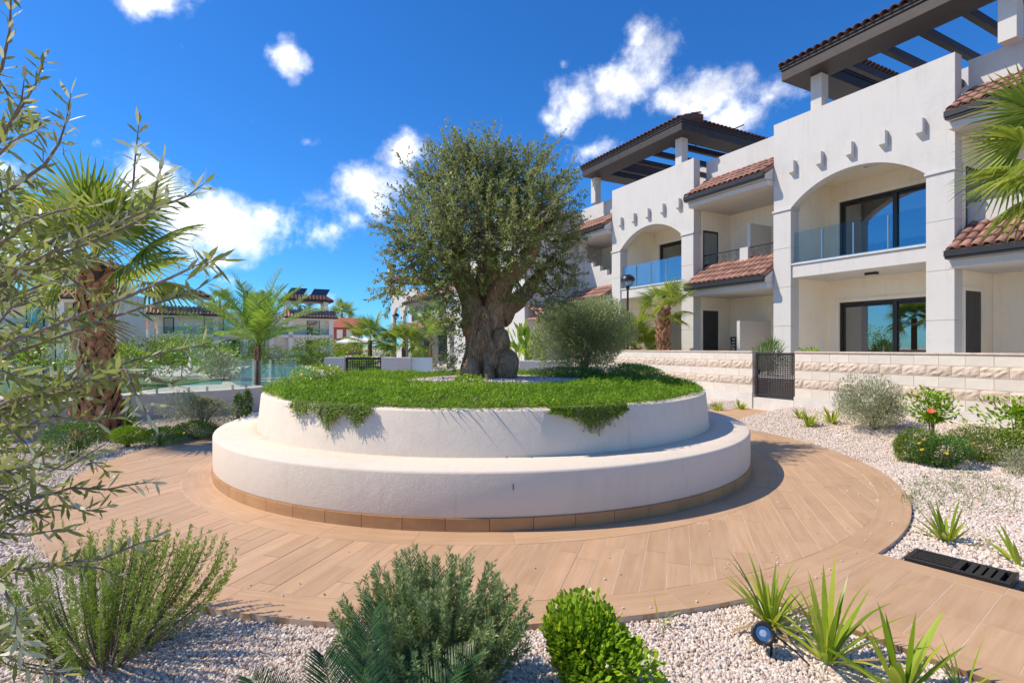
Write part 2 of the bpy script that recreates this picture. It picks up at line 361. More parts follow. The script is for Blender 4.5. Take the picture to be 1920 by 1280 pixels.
def leaf_arrays(Pb, D, Nn, L, W, kind='diamond', bend=.15):
    n = len(Pb); D = unit(D); S = unit(np.cross(D, Nn)); U = np.cross(S, D)
    L = np.broadcast_to(np.asarray(L, float).reshape(-1, 1), (n, 1)); W = np.broadcast_to(np.asarray(W, float).reshape(-1, 1), (n, 1))
    r = rng.random(n)
    if kind == 'diamond':
        V = np.stack([Pb, Pb + D * L * .5 + S * W * .5, Pb + D * L - U * L * bend, Pb + D * L * .5 - S * W * .5], 1).reshape(-1, 3)
        F = np.arange(4 * n).reshape(n, 4)
        F = np.concatenate([F[:, [0, 1, 3]], F[:, [1, 2, 3]]])
        return V, F, np.repeat(r, 4)
    a = .28; c = .62
    V = np.stack([Pb, Pb + D * L * a + S * W * .4 - U * L * bend * .15, Pb + D * L * a - S * W * .4 - U * L * bend * .15,
                  Pb + D * L * c + S * W * .5 - U * L * bend * .45, Pb + D * L * c - S * W * .5 - U * L * bend * .45, Pb + D * L - U * L * bend], 1).reshape(-1, 3)
    k = np.arange(n)[:, None] * 6
    F = np.concatenate([k + np.array([[0, 1, 2]]), k + np.array([[2, 1, 3]]), k + np.array([[2, 3, 4]]), k + np.array([[4, 3, 5]])])
    return V, F, np.repeat(r, 6)
def leaves(name, Pb, D, L, W, mat, parent=None, Nn=None, kind='diamond', bend=.15, rnd=None):
    Pb = np.asarray(Pb, float); D = np.asarray(D, float)
    if Nn is None: Nn = unit(rdir(len(Pb)) * .8 + np.array([0, 0, 1.0]))
    V, F, r = leaf_arrays(Pb, D, Nn, L, W, kind, bend)
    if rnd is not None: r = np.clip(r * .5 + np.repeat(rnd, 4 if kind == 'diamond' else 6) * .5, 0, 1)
    return ob(name, mesh_np(name, V, F, r), mat, parent)
# ---------------------------------------------------------------- ground
def sstep(a, b, x):
    k = np.clip((x - a) / (b - a), 0, 1); return k * k * (3 - 2 * k)
tg0, tg1 = pt(1413, 11.45), pt(1488, 11.45)
RD = 5.02                              # outer radius of the paved circle
TPA = R(-52.0)                         # side path leaving the circle at the right
TP = Vector((math.cos(TPA), math.sin(TPA), 0)); NP = Vector((-math.sin(TPA), math.cos(TPA), 0))
PATH_O = G(1662, 1041)                 # far edge of that path where it leaves the circle
def ground_h(x, y):
    n = N.x * x + N.y * y
    d = np.hypot(x - C0.x, y - C0.y)
    h = -.045 + .20 * sstep(8.2, 11.2, n) * sstep(RD, RD + 1.2, d) * (1 - sstep(11.6, 12.0, n))
    t = T.x * x + T.y * y
    return np.where((t > tg0 - .25) & (t < tg1 + .25) & (n < 11.5), -.045, h)
xs = np.unique(np.concatenate([np.linspace(-2000, -60, 8), np.linspace(-60, -12, 13), np.linspace(-12, 14, 131), np.linspace(14, 60, 13), np.linspace(60, 2000, 8)]))
ys = np.unique(np.concatenate([np.linspace(-2000, -20, 6), np.linspace(-20, 0, 6), np.linspace(0, 22, 111), np.linspace(22, 90, 16), np.linspace(90, 3000, 8)]))
XX, YY = np.meshgrid(xs, ys); ZZ = ground_h(XX, YY)
nx, ny = len(xs), len(ys); idx = np.arange(nx * ny).reshape(ny, nx)
F = np.stack([idx[:-1, :-1], idx[:-1, 1:], idx[1:, 1:], idx[1:, :-1]], -1).reshape(-1, 4)
structure(ob('ground', mesh_np('ground', np.stack([XX, YY, ZZ], -1).reshape(-1, 3), F), 'gravel'))
def gh(x, y): return float(ground_h(np.array(x), np.array(y)))

# ---------------------------------------------------------------- paved circle, plank by plank
PLA = R(90 - 17.5)                      # plank direction
deck = structure(MB().lathe([(0.01, -.04), (RD, -.04), (RD, -.0018), (3.3, -.0018)], 160, C0.x, C0.y).build('paved_circle', 'grout'))
deck2 = Vector((math.cos(PLA), math.sin(PLA), 0)); deck3 = Vector((-deck2.y, deck2.x, 0))
PW, PL, GAP = .150, .9, .0045
RI, RO = 3.86, 4.76
def plank_piece(u0, u1, v0, v1):
    vs = np.linspace(v0, v1, 6); rows = []
    for v in vs:
        if abs(v) >= RO: continue
        a, b = u0, u1
        ro = math.sqrt(RO * RO - v * v); b = min(b, ro); a = max(a, -ro)
        if abs(v) < RI:
            ri = math.sqrt(RI * RI - v * v)
            if (u0 + u1) > 0: a = max(a, ri)
            else: b = min(b, -ri)
        if b - a > .004: rows.append((v, a, b))
    if len(rows) < 2: return None
    return rows
count = 0
nrow = int(RO / (PW + GAP)) + 1
for i in range(-nrow, nrow + 1):
    v0 = i * (PW + GAP); v1 = v0 + PW
    vm = (v0 + v1) / 2
    if abs(vm) >= RO: continue
    off = random.random() * PL
    k = -8
    while k < 8:
        u0 = k * (PL + GAP) + off; u1 = u0 + PL; k += 1
        segs = [(u0, u1)]
        if u0 < 0 < u1 and min(abs(v0), abs(v1)) < RI: segs = [(u0, -.001), (.001, u1)]
        for a, b in segs:
            rows = plank_piece(a, b, v0, v1)
            if not rows: continue
            V = []; F = []; uc = sum(r[1] + r[2] for r in rows) / 2 / len(rows)
            for (v, p, q) in rows: V += [(p - uc, v - vm, 0), (q - uc, v - vm, 0)]
            m_ = len(rows)
            F = [(2 * j, 2 * j + 1, 2 * j + 3, 2 * j + 2) for j in range(m_ - 1)]
            nV = len(V); V += [(x, y, -.012) for x, y, z in V[:nV]]
            loop = [2 * j for j in range(m_ - 1, -1, -1)] + [2 * j + 1 for j in range(m_)]
            F += [(loop[(j + 1) % len(loop)], loop[j], loop[j] + nV, loop[(j + 1) % len(loop)] + nV) for j in range(len(loop))]
            dz = random.uniform(-.0012, .0012)
            p = C0 + deck2 * uc + deck3 * vm + Vector((0, 0, dz))
            MB().add(V, F).build('plank', 'plank', deck, loc=p, rz=PLA); count += 1
def arc_tile(r0, r1, a0, a1, zt=0., zb=-.012, n=5):
    m_ = MB(); aa = np.linspace(a0, a1, n); am = (a0 + a1) / 2; rm = (r0 + r1) / 2
    ca, sa = math.cos(am + math.pi / 2), math.sin(am + math.pi / 2)
    cx, cy = rm * math.cos(am), rm * math.sin(am)
    pts = [(r0 * math.cos(a), r0 * math.sin(a)) for a in aa][::-1] + [(r1 * math.cos(a), r1 * math.sin(a)) for a in aa]
    loc = [((x - cx) * ca + (y - cy) * sa, -(x - cx) * sa + (y - cy) * ca) for x, y in pts]
    m_.prism(loc[::-1] if False else loc, zb, zt)
    return m_, Vector((cx, cy, 0)), am + math.pi / 2
def ring(r0, r1, n, z1, z0, name, mat, parent, gap=.004):
    for i in range(n):
        a0 = 2 * math.pi * i / n; a1 = 2 * math.pi * (i + 1) / n - gap / r1
        m_, c, rz = arc_tile(r0, r1, a0, a1, z1, z0)
        m_.build(name, mat, parent, loc=C0 + c + Vector((0, 0, random.uniform(-.0008, .0008))), rz=rz)
ring(RO + GAP, RD, 34, 0, -.03, 'border_tile', 'plank', deck)
ring(3.57, RI - GAP, 30, 0, -.012, 'border_tile', 'plank', deck)

def tile_path(name, O, ex, ey, length, width, tw=.22, tl=.66, skip=None):
    """a path of tiles laid crosswise: ex along, ey across"""
    rz = math.atan2(ex.y, ex.x)
    base = structure(MB().box(0, length, 0, width, -.045, .0012).build(name, 'grout', loc=O, rz=rz))
    n = int(length / (tw + GAP))
    for i in range(n):
        x0 = i * (tw + GAP); y = .16 if True else 0; k = 0
        y -= random.random() * tl
        while y < width - .16:
            a = max(y, .16); b = min(y + tl, width - .16)
            if b - a > .03:
                c = Vector((x0 + tw / 2, (a + b) / 2, 0)); wc = O + ex * c.x + ey * c.y
                if not skip or not skip(wc):
                    MB().box(-(b - a) / 2, (b - a) / 2, -tw / 2, tw / 2, -.012, .003).build('path_tile', 'plank', base, loc=c + Vector((0, 0, random.uniform(-.001, .001))), rz=R(90))
            y += tl + GAP
    for y0 in (0, width - .155):
        k = 0
        while k * .905 < length:
            a = k * .905; b = min(a + .9, length); k += 1
            wc = O + ex * ((a + b) / 2) + ey * (y0 + .08)
            if skip and skip(wc): continue
            MB().box(-(b - a) / 2, (b - a) / 2, -.0775, .0775, -.03, .003).build('path_tile', 'plank', base, loc=((a + b) / 2, y0 + .0775, 0))
    return base
incirc = lambda p: (p - C0).length < RD - .12
O1 = PATH_O - NP * 1.30 - TP * .25
tile_path('side_path', O1 + Vector((0, 0, -.004)), TP, NP, 4.6, 1.30, skip=lambda p: (p - C0).length < RD - .6)
tg0, tg1 = pt(1413, 11.45), pt(1488, 11.45)
O2 = BL(tg0 - .1, 11.3)
gl = 5.5
tile_path('gate_path', BL(tg1 + .15, 11.32) - N * gl + Vector((0, 0, -.004)), N, -T, gl, tg1 - tg0 + .3, skip=lambda p: (p - C0).length < RD - .6)

# ---------------------------------------------------------------- round planter
planter = thing('round_planter', 'two-tier round white stucco planter with bench ledge on the tiled circle', 'planter', C0)
BZ = .485
def prof_round(p, r=.02):
    return p
MB().lathe([(3.50, .105), (3.548, .105), (3.55, .12), (3.55, BZ - .025), (3.543, BZ - .008), (3.525, BZ), (3.2, BZ + .012), (3.0, BZ + .014), (3.0, .105)], 200).build('bench_ledge', 'planter_stucco', planter, smooth=True)
MB().lathe([(3.09, BZ - .02), (3.075, BZ + .03), (3.035, .905), (3.025, .918), (3.005, .925), (2.875, .925), (2.86, .918), (2.855, .6)], 200).build('upper_wall', 'planter_stucco', planter, smooth=True)
n = 62
for i in range(n):
    a0 = 2 * math.pi * i / n; a1 = 2 * math.pi * (i + 1) / n - .0012
    m_, c, rz = arc_tile(3.50, 3.562, a0, a1, .104, -.005, 4)
    m_.build('skirting_tile', 'skirt_tile', planter, loc=c, rz=rz)
MB().lathe([(3.49, 0), (3.49, .108)], 100).build('skirting_back', 'mortar', planter)
def mound(x, y):
    d = np.hypot(x - C0.x, y - C0.y)
    return .90 + .12 * (1 - np.clip(d / 2.9, 0, 1) ** 2)
V = []; F = []
rr = np.linspace(0, 2.87, 12); S = 60
for r_ in rr:
    for j in range(S):
        a = 2 * math.pi * j / S; V.append((r_ * math.cos(a), r_ * math.sin(a), float(mound(C0.x + r_, C0.y))))
F = [(i * S + j, i * S + (j + 1) % S, (i + 1) * S + (j + 1) % S, (i + 1) * S + j) for i in range(11) for j in range(S)]
MB().add(V, F).build('soil', 'soil', planter, smooth=True)
ledge_mark = MB().box(-.003, .003, -.002, .004, -.025, .025).build('expansion_mark', 'dark_metal', planter, loc=(.02 + .35, -3.545 + .012, .355))

# ---------------------------------------------------------------- houses of the row
def half_tile(L=.42, r0=.098, r1=.084, th=.014, seg=8):
    V = []; F = []
    for (x, r) in ((0, r0), (L, r1)):
        for rr_ in (r, r - th):
            for j in range(seg + 1):
                a = math.pi * j / seg; V.append((rr_ * math.cos(a), x, rr_ * math.sin(a) * .85))
    k = seg + 1
    for j in range(seg):
        F += [(j, j + 1, 2 * k + j + 1, 2 * k + j), (k + j + 1, k + j, 3 * k + j, 3 * k + j + 1), (j + 1, j, k + j, k + j + 1), (2 * k + j, 2 * k + j + 1, 3 * k + j + 1, 3 * k + j)]
    F += [(0, 2 * k, 3 * k, k), (seg, k + seg, 3 * k + seg, 2 * k + seg)]
    me = bpy.data.meshes.new('roof_tile'); me.from_pydata(V, [], F); me.polygons.foreach_set('use_smooth', [True] * len(F)); me.update()
    return me
TILE = half_tile(); TILE.materials.append(MATS['terracotta'])
TILE_D = half_tile(); TILE_D.materials.append(MATS['dark_tile'])
def tile_rows(parent, x0, x1, y0, z0, y1, z1, tile=TILE, pitch=.205):
    """barrel tiles up a slope from (y0,z0) at the eave to (y1,z1)"""
    n = int(round((x1 - x0) / pitch)); pitch = (x1 - x0) / n
    sl_ = math.hypot(y1 - y0, z1 - z0); ang = math.atan2(z1 - z0, y1 - y0)
    rows = max(1, int(math.ceil((sl_ - .06) / .35)))
    for r_ in range(rows):
        for i in range(n):
            d = -.05 + r_ * .35
            o = bpy.data.objects.new('roof_tile', tile); col.objects.link(o); o.parent = parent
            o.location = (x0 + (i + .5) * pitch, y0 + d * math.cos(ang), z0 + d * math.sin(ang) + .008 * r_)
            o.rotation_euler = (ang - R(1.5) + random.uniform(-.012, .012), 0, random.uniform(-.02, .02))
def eave(root, x0, x1, yf, zf, yb, zb, cheek=True):
    rf = MB().add([(x0, yf + .02, zf - .01), (x1, yf + .02, zf - .01), (x1, yb, zb - .01), (x0, yb, zb - .01),
                   (x0, yf + .02, zf - .09), (x1, yf + .02, zf - .09), (x1, yb, zb - .09), (x0, yb, zb - .09)],
                  [(0, 1, 2, 3), (7, 6, 5, 4), (0, 4, 5, 1), (1, 5, 6, 2), (2, 6, 7, 3), (3, 7, 4, 0)]).build('tiled_eave', 'terracotta', root)
    tile_rows(rf, x0 + .02, x1 - .02, yf, zf, yb, zb)
    m_ = MB(); m_.box(x0 - .02, x1 + .02, yf - .035, yf + .05, zf - .16, zf - .02); m_.box(x0 - .01, x1 + .01, yf - .015, yf + .05, zf - .21, zf - .162)
    m_.build('gutter', 'dark_metal', root, bevel=.008)
    # sloping soffit body with closed white cheeks
    MB().xprism([(yf + .06, zf - .22), (yf + .06, zf - .10), (yb, zb - .095), (yb, zf - .22)], x0 + .004, x1 - .004).build('eave_body', 'white_stucco', root)
def wall_open(m_, x0, x1, z0, z1, y0, y1, ops):
    """wall slab with rectangular openings (xa,xb,za,zb) whose x ranges do not overlap unless equal"""
    cols = sorted({(a, b) for a, b, _, _ in ops}); x = x0
    for a, b in cols:
        if a > x: m_.box(x, a, y0, y1, z0, z1)
        z = z0
        for _, _, c, d in sorted([q for q in ops if (q[0], q[1]) == (a, b)], key=lambda q: q[2]):
            if c > z: m_.box(a, b, y0, y1, z, c)
            z = d
        if z < z1: m_.box(a, b, y0, y1, z, z1)
        x = b
    if x < x1: m_.box(x, x1, y0, y1, z0, z1)
    return m_
def sliding_door(root, x0, x1, z0, z1, y, panes=2, name='sliding_door'):
    f = MB(); w_ = .075
    f.box(x0, x1, y, y + .1, z1 - w_, z1); f.box(x0, x1, y, y + .1, z0, z0 + .05)
    f.box(x0, x0 + w_, y, y + .1, z0 + .05, z1 - w_); f.box(x1 - w_, x1, y, y + .1, z0 + .05, z1 - w_)
    ww = (x1 - x0 - 2 * w_) / panes
    for i in range(1, panes): f.box(x0 + w_ + i * ww - .055, x0 + w_ + i * ww + .055, y + .006, y + .094, z0 + .05, z1 - w_)
    d = f.build(name, 'dark_metal', root, bevel=.006)
    for i in range(panes):
        a = x0 + w_ + i * ww; yy = y + .03 + .035 * (i % 2)
        m_ = MB(); m_.box(a + .02, a + .075, yy - .012, yy + .03, z0 + .06, z1 - w_ - .01); m_.box(a + .076, a + ww - .06, yy - .012, yy + .03, z1 - w_ - .075, z1 - w_ - .01); m_.box(a + .076, a + ww - .06, yy - .012, yy + .03, z0 + .06, z0 + .12)
        m_.build('sash', 'dark_metal', d)
        MB().box(a + .07, a + ww - .05, yy + .004, yy + .012, z0 + .11, z1 - w_ - .06).build('pane', 'window_glass', d)
    return d
def surround(root, x0, x1, z0, z1, y, w_=.10, p=.025):
    m_ = MB(); m_.box(x0 - w_, x0 - .001, y - p, y + .02, z0, z1 + w_); m_.box(x1 + .001, x1 + w_, y - p, y + .02, z0, z1 + w_); m_.box(x0, x1, y - p, y + .02, z1 + .001, z1 + w_)
    m_.build('door_surround', 'cream_stucco', root, bevel=.006)
def room(root, x0, x1, z0, z1, y, depth=3.2):
    m_ = MB(); e = .02
    m_.add([(x0,y,z0),(x1,y,z0),(x1,y+depth,z0),(x0,y+depth,z0),(x0,y,z1),(x1,y,z1),(x1,y+depth,z1),(x0,y+depth,z1)], [(0,1,2,3),(7,6,5,4),(1,5,6,2),(2,6,7,3),(3,7,4,0)])
    m_.build('room', 'room_wall', root)
def ceiling_lamp(root, x, y, z):
    o = MB().box(-.15, .15, -.07, .07, -.07, 0).build('ceiling_lamp', 'black_metal', root, loc=(x, y, z), bevel=.01)
    MB().box(-.11, .11, -.045, .045, -.076, -.0705).build('diffuser', 'lamp_glass', o)
AW = 4.47; UW = 7.56; PZ = 8.07
def arch_unit(root, detail=True, art=False):
    a0, a1, zs, rise = .55, 3.92, 5.50, .68
    for x0 in (0, a1):
        p = MB().box(x0 + .012, x0 + .538, .0, .35, 0, 5.44).build('pilaster', 'mortar', root)
        zz = [0, .97, 2.10, 3.23, 4.36, 5.44]
        for k in range(5): MB().box(x0, x0 + .55, -.02, .352, zz[k] + (.004 if k else 0), zz[k + 1] - .004).build('panel', 'white_stucco', p, bevel=.004)
        MB().box(x0 - .03, x0 + .58, -.055, .37, 5.441, 5.499).build('capital', 'white_stucco', root, bevel=.008)
    m_ = MB(); hs_ = (a1 - a0) / 2; Rr = (hs_ * hs_ + rise * rise) / (2 * rise); cx = (a0 + a1) / 2; cz = zs + rise - Rr
    n_ = 28; xs_ = np.linspace(a0, a1, n_ + 1); za = [cz + math.sqrt(max(Rr * Rr - (x - cx) ** 2, 0)) for x in xs_]
    X = [0.] + list(xs_) + [AW]; Zb = [zs] + za + [zs]
    X = [0., a0] + list(xs_[1:-1]) + [a1, AW]; Zb = [zs, zs] + za[1:-1] + [zs, zs]
    V = []; F = []
    for x, z in zip(X, Zb): V += [(x, 0, z), (x, 0, PZ), (x, .3, z), (x, .3, PZ)]
    for i in range(len(X) - 1):
        k = 4 * i; F += [(k, k + 4, k + 5, k + 1), (k + 2, k + 3, k + 7, k + 6), (k, k + 2, k + 6, k + 4), (k + 1, k + 5, k + 7, k + 3)]
    F += [(0, 1, 3, 2), (len(V) - 4, len(V) - 2, len(V) - 1, len(V) - 3)]
    m_.add(V, F).build('arch_wall', 'white_stucco', root)
    for i in range(5):
        x = .64 + i * (3.83 - .64) / 4
        MB().xprism([(-.14, 6.47), (-.14, 6.80), (0, 6.80), (0, 6.40)], x - .075, x + .075).build('corbel', 'white_stucco', root, bevel=.006)
    MB().box(a0 + .002, a1 - .002, .03, 1.85, 3.48, 3.84).build('balcony_slab', 'white_stucco', root, bevel=.008)
    MB().box(a0 + .004, a1 - .004, -.01, .16, 3.842, 3.885).build('slab_coping', 'concrete', root, bevel=.006)
    rail = MB(); xj = [a0 + .03 + i * (a1 - a0 - .06) / 4 for i in range(5)]
    rail.box(a0 + .005, a1 - .005, .065, .115, 3.886, 3.92)
    for x in xj[1:-1]: rail.box(x - .012, x + .012, .07, .11, 3.921, 4.74)
    rl = rail.build('balcony_rail', 'steel', root)
    for i in range(4): MB().box(xj[i] + .016, xj[i + 1] - .016, .084, .096, 3.922, 4.78).build('pane', 'rail_glass', rl)
    for x, x2 in ((.012, .55), (3.92, 4.458)):
        MB().box(x, x2, .353, 1.85, .70, 6.36).build('side_wall', 'cream_stucco', root)
    d1, d2 = (.82, 3.80), (.70, 2.80)
    b = MB(); wall_open(b, .25, 4.22, .70, 6.36, 1.851, 2.05, [(d1[0], d1[1], .76, 2.82), (d1[0], d1[1], 3.88, 5.82)])
    b.build('back_wall', 'cream_stucco', root)
    for z0, z1 in ((.76, 2.82), (3.88, 5.82)):
        sliding_door(root, d1[0] + .001, d1[1] - .001, z0 + .001, z1 - .001, 1.90); surround(root, d1[0], d1[1], z0, z1, 1.85)
        room(root, .3, 4.17, z0 - .04, z1 + .3, 2.06)
    MB().box(.552, 3.918, .302, 1.85, 6.361, 6.5).build('ceiling', 'cream_stucco', root)
    ceiling_lamp(root, 2.3, .75, 6.36); ceiling_lamp(root, 2.3, .8, 3.48)
    for z in (3.9, .76):
        m_ = MB(); nC = 60; V = []; F = []
        xs2 = np.linspace(.95, 2.0 if z > 2 else 1.35, nC)
        for i, x in enumerate(xs2): V += [(x, 2.18 + .03 * math.sin(i * 1.3), z + .02), (x, 2.18 + .03 * math.sin(i * 1.3), z + 1.9)]
        m_.add(V, [(2 * i, 2 * i + 2, 2 * i + 3, 2 * i + 1) for i in range(nC - 1)]).build('curtain', 'curtain', root)
def scroll_rail(root, x0, x1, y, z0, z1):
    m_ = MB(); m_.box(x0, x1, y - .018, y + .018, z1 - .03, z1); m_.box(x0, x1, y - .012, y + .012, z0, z0 + .02)
    r = m_.build('iron_railing', 'black_metal', root)
    n_ = max(2, int((x1 - x0) / .24)); p = (x1 - x0) / n_; h = z1 - z0 - .05
    for i in range(n_):
        s_ = MB(); c = x0 + (i + .5) * p; zc = z0 + .02 + h / 2; sg = 1 if i % 2 else -1; pts = []
        for k in range(26):
            a = k / 25 * 3.2 * math.pi; rr_ = .02 + .30 * h * (1 - k / 25)
            pts.append((c + sg * rr_ * .8 * math.cos(a), y, zc + h * .16 + rr_ * math.sin(a) * .9))
        s_.tube(pts, .006, 5)
        s_.tube([(c - sg * .4 * p, y, z0 + .02), (c - sg * .1 * p, y, zc - .05), (c + sg * .3 * p, y, zc - .1), (c + sg * .42 * p, y, z0 + .03)], .006, 5)
        s_.build('scroll', 'black_metal', r)
def bay(root, x0=AW, x1=UW, kind='rail'):
    MB().box(x0 + .002, x1 - .002, .62, .82, 6.9, 8.03).build('bay_parapet', 'white_stucco', root)
    eave(root, x0 + .01, x1 - .01, -.46, 6.66, .62, 7.30)
    MB().box(x0 + .003, x1 - .003, -.30, 1.85, 6.28, 6.42).build('bay_ceiling', 'white_stucco', root)
    eave(root, x0 + .01, x1 - .01, -.46, 3.62, .55, 4.24)
    MB().box(x0 + .003, x1 - .003, -.32, 1.85, 3.24, 3.39).build('bay_soffit', 'white_stucco', root)
    MB().box(x0 + .003, x1 - .003, .551, .75, 3.41, 4.28 if kind == 'rail' else 4.75).build('bay_spandrel', 'white_stucco', root)
    MB().box(x0 + .003, x1 - .003, .751, 1.85, 3.40, 3.85).build('bay_floor', 'cream_stucco', root)
    xm = (x0 + x1) / 2 + .05
    if kind == 'rail':
        MB().box(xm - .16, xm + .16, .56, .76, 4.281, 4.74).build('rail_pier', 'white_stucco', root, bevel=.006)
        scroll_rail(root, x0 + .02, xm - .162, .65, 4.32, 4.74); scroll_rail(root, xm + .162, x1 - .02, .65, 4.32, 4.74)
        MB().box(xm - .06, xm + .06, .80, 1.85, 3.851, 5.55).build('balcony_divider', 'white_stucco', root, bevel=.006)
    MB().box(xm - .06, xm + .06, .30, 1.85, .70, 2.35).build('terrace_divider', 'white_stucco', root, bevel=.006)
    MB().box(x0 - .01, x1 + .01, 1.852, 2.05, .70, 6.3).build('bay_wall', 'cream_stucco', root)
    # the terrace doors open in the flank of the arched part
    y0, y1 = .42, 1.20
    dd = MB().box(x0 - .01, x0 + .012, y0, y1, .71, 2.78).build('bay_door', 'dark_panel', root)
    for k in range(6): MB().box(x0 + .0125, x0 + .02, y0 + .05 + k * .115, y0 + .155 + k * .115, .80, 2.72).build('door_board', 'dark_panel', dd)
    du = MB().box(x0 - .01, x0 + .012, y0, y1, 3.86, 5.60).build('balcony_door', 'dark_metal', root)
    MB().box(x0 + .013, x0 + .018, y0 + .07, y1 - .07, 3.95, 5.52).build('pane', 'window_glass', du)
    for (za, zb) in ((.70, 2.86), (3.86, 5.68)):
        f = MB(); f.box(x0 - .01, x0 + .03, y0 - .09, y0 - .001, za, zb); f.box(x0 - .01, x0 + .03, y1 + .001, y1 + .09, za, zb); f.box(x0 - .01, x0 + .03, y0, y1, zb - .08, zb); f.build('door_surround', 'cream_stucco', root)
def pergola(root, x0, x1, cols, y1=4.6, solar=False):
    yf, zf = -.50, 9.46
    f = MB()
    f.box(x0 + .06, x1 - .06, yf + .06, .45, 9.02, 9.30); f.box(x0 + .03, x1 - .03, yf + .03, .50, 9.301, 9.37); f.box(x0, x1, yf, .55, 9.371, 9.43)
    f.build('front_beam', 'brown_timber', root, bevel=.006)
    for a, b in ((x0, x0 + .95), (x1 - .95, x1)):
        g = MB(); g.box(a + .06, b - .06, .452, y1, 9.02, 9.298); g.box(a + .03, b - .03, .502, y1, 9.302, 9.368); g.box(a, b, .552, y1, 9.372, 9.428); g.build('side_beam', 'brown_timber', root, bevel=.006)
    n_ = max(3, int((x1 - x0 - 1.9) / .85))
    for i in range(n_):
        x = x0 + .95 + (i + .5) * (x1 - x0 - 1.9) / n_
        MB().box(x - .07, x + .07, .453, y1, 9.05, 9.25).build('rafter', 'brown_timber', root)
    rf = MB().add([(x0, yf, 9.431), (x1, yf, 9.431), (x1, .35, 9.72), (x0, .35, 9.72), (x0, .55, 9.431), (x1, .55, 9.431), (x0, .55, 9.72), (x1, .55, 9.72)],
                  [(0, 1, 2, 3), (3, 2, 7, 6), (6, 7, 5, 4), (4, 5, 1, 0), (0, 3, 6, 4), (1, 5, 7, 2)]).build('pergola_roof', 'dark_tile', root)
    tile_rows(rf, x0 + .02, x1 - .02, yf, 9.44, .35, 9.73, TILE_D)
    for xs_, sg in ((x0, 1), (x1, -1)):
        rr_ = MB().add([(xs_, .56, 9.431), (xs_, y1, 9.431), (xs_ + sg * .85, y1, 9.72), (xs_ + sg * .85, .56, 9.72), (xs_ + sg * .85, y1, 9.431), (xs_ + sg * .85, .56, 9.431)],
                       [(0, 1, 2, 3), (3, 2, 4, 5), (5, 4, 1, 0), (0, 3, 5), (1, 4, 2)]).build('side_roof', 'dark_tile', root)
        n2 = int((y1 - .3) / .205)
        for k in range(3):
            for i in range(n2):
                o = bpy.data.objects.new('roof_tile', TILE_D); col.objects.link(o); o.parent = rr_
                d = -.05 + k * .35
                o.location = (xs_ + sg * d * math.cos(.33), .1 + (i + .5) * .205 + (.4 if i < 0 else 0), 9.44 + d * math.sin(.33) + .008 * k)
                o.rotation_euler = Matrix(((0, sg * math.cos(.33), -sg * math.sin(.33)), (-sg, 0, 0), (0, math.sin(.33), math.cos(.33)))).to_euler()
                if i * .205 < .42 - 0 and False: pass
    MB().box(x0 + .9, x1 - .9, .56, .70, 9.72, 9.86).build('roof_upstand', 'white_stucco', root)
    for c in cols:
        MB().box(c, c + .31, .05, .36, PZ - .001 if 0 <= c <= AW else 7.9, 9.019).build('roof_column', 'white_stucco', root, bevel=.006)
    b = MB(); b.box(x0 + .3, x1 - .5, y1 + .01, y1 + .25, 7.2, 9.6); b.build('stair_head_wall', 'white_stucco', root)
    if solar:
        MB().add([(x1 - 2.6, 2.6, 9.75), (x1 - .9, 2.6, 9.75), (x1 - .9, 3.8, 10.35), (x1 - 2.6, 3.8, 10.35), (x1 - 2.6, 2.6, 9.70), (x1 - .9, 2.6, 9.70), (x1 - .9, 3.8, 10.3), (x1 - 2.6, 3.8, 10.3)],
                 [(0, 1, 2, 3), (7, 6, 5, 4), (0, 4, 5, 1), (1, 5, 6, 2), (2, 6, 7, 3), (3, 7, 4, 0)]).build('solar_panel', 'solar', root)
        MB().tube([(x1 - 1.7, 3.6, 9.4), (x1 - 1.7, 3.6, 10.2)], .03, 6).build('solar_strut', 'steel', root)
def body(root, x0, x1, y1=9.0):
    m_ = MB(); m_.box(x0 + .02, x1 - .02, 5.4, y1, 0, 7.2); m_.build('house_core', 'white_stucco', root)
    MB().box(x0 + .02, x1 - .02, .84, y1 + .01, 6.95, 7.15).build('roof_deck', 'concrete', root)
    MB().box(x0, x1, -2.55, 2.05, .0, .699).build('terrace', 'concrete', root)
    for x in (x0 + .003, x1 - .12): MB().box(x, x + .1, 2.06, 5.39, .7, 6.94).build('party_wall', 'white_stucco', root)

tA = pt(1451, 14.3); tB = tA - UW; tC = tB - UW
hA = thing('town_house', 'nearest white town house with wide arched balcony at the right', 'house', BL(tA, 14.3), TA, 'white town houses in a row')
arch_unit(hA); bay(hA, kind='wall'); pergola(hA, .5, 6.7, [1.1, 5.2]); body(hA, .0, UW)
# wall decoration seen through the ground-floor door
art = MB().box(2.45, 3.75, 3.5, 3.54, .95, 2.55).build('wall_panel', 'room_wall', hA)
fr_ = MB()
fr_.box(2.45, 3.75, 3.47, 3.499, 2.52, 2.55); fr_.box(2.45, 2.48, 3.47, 3.499, .95, 2.519)
for cx_, cz_, rr_, a0_, a1_ in ((2.95, 2.15, .34, 0, 6.3), (3.35, 1.75, .42, .4, 4.6), (2.95, 1.15, .5, -.2, 2.6)):
    fr_.tube([(cx_ + rr_ * math.cos(a), 3.47, cz_ + rr_ * math.sin(a)) for a in np.linspace(a0_, a1_, 30)], .022, 6)
fr_.build('ring_design', 'black_metal', art)
hB = thing('town_house', 'white town house with arched balcony and lamp post in front, behind the olive tree', 'house', BL(tB, 14.3), TA, 'white town houses in a row')
arch_unit(hB); bay(hB); pergola(hB, -1.6, 4.4, [-1.55, 3.55], solar=True); body(hB, 0, UW - .01)
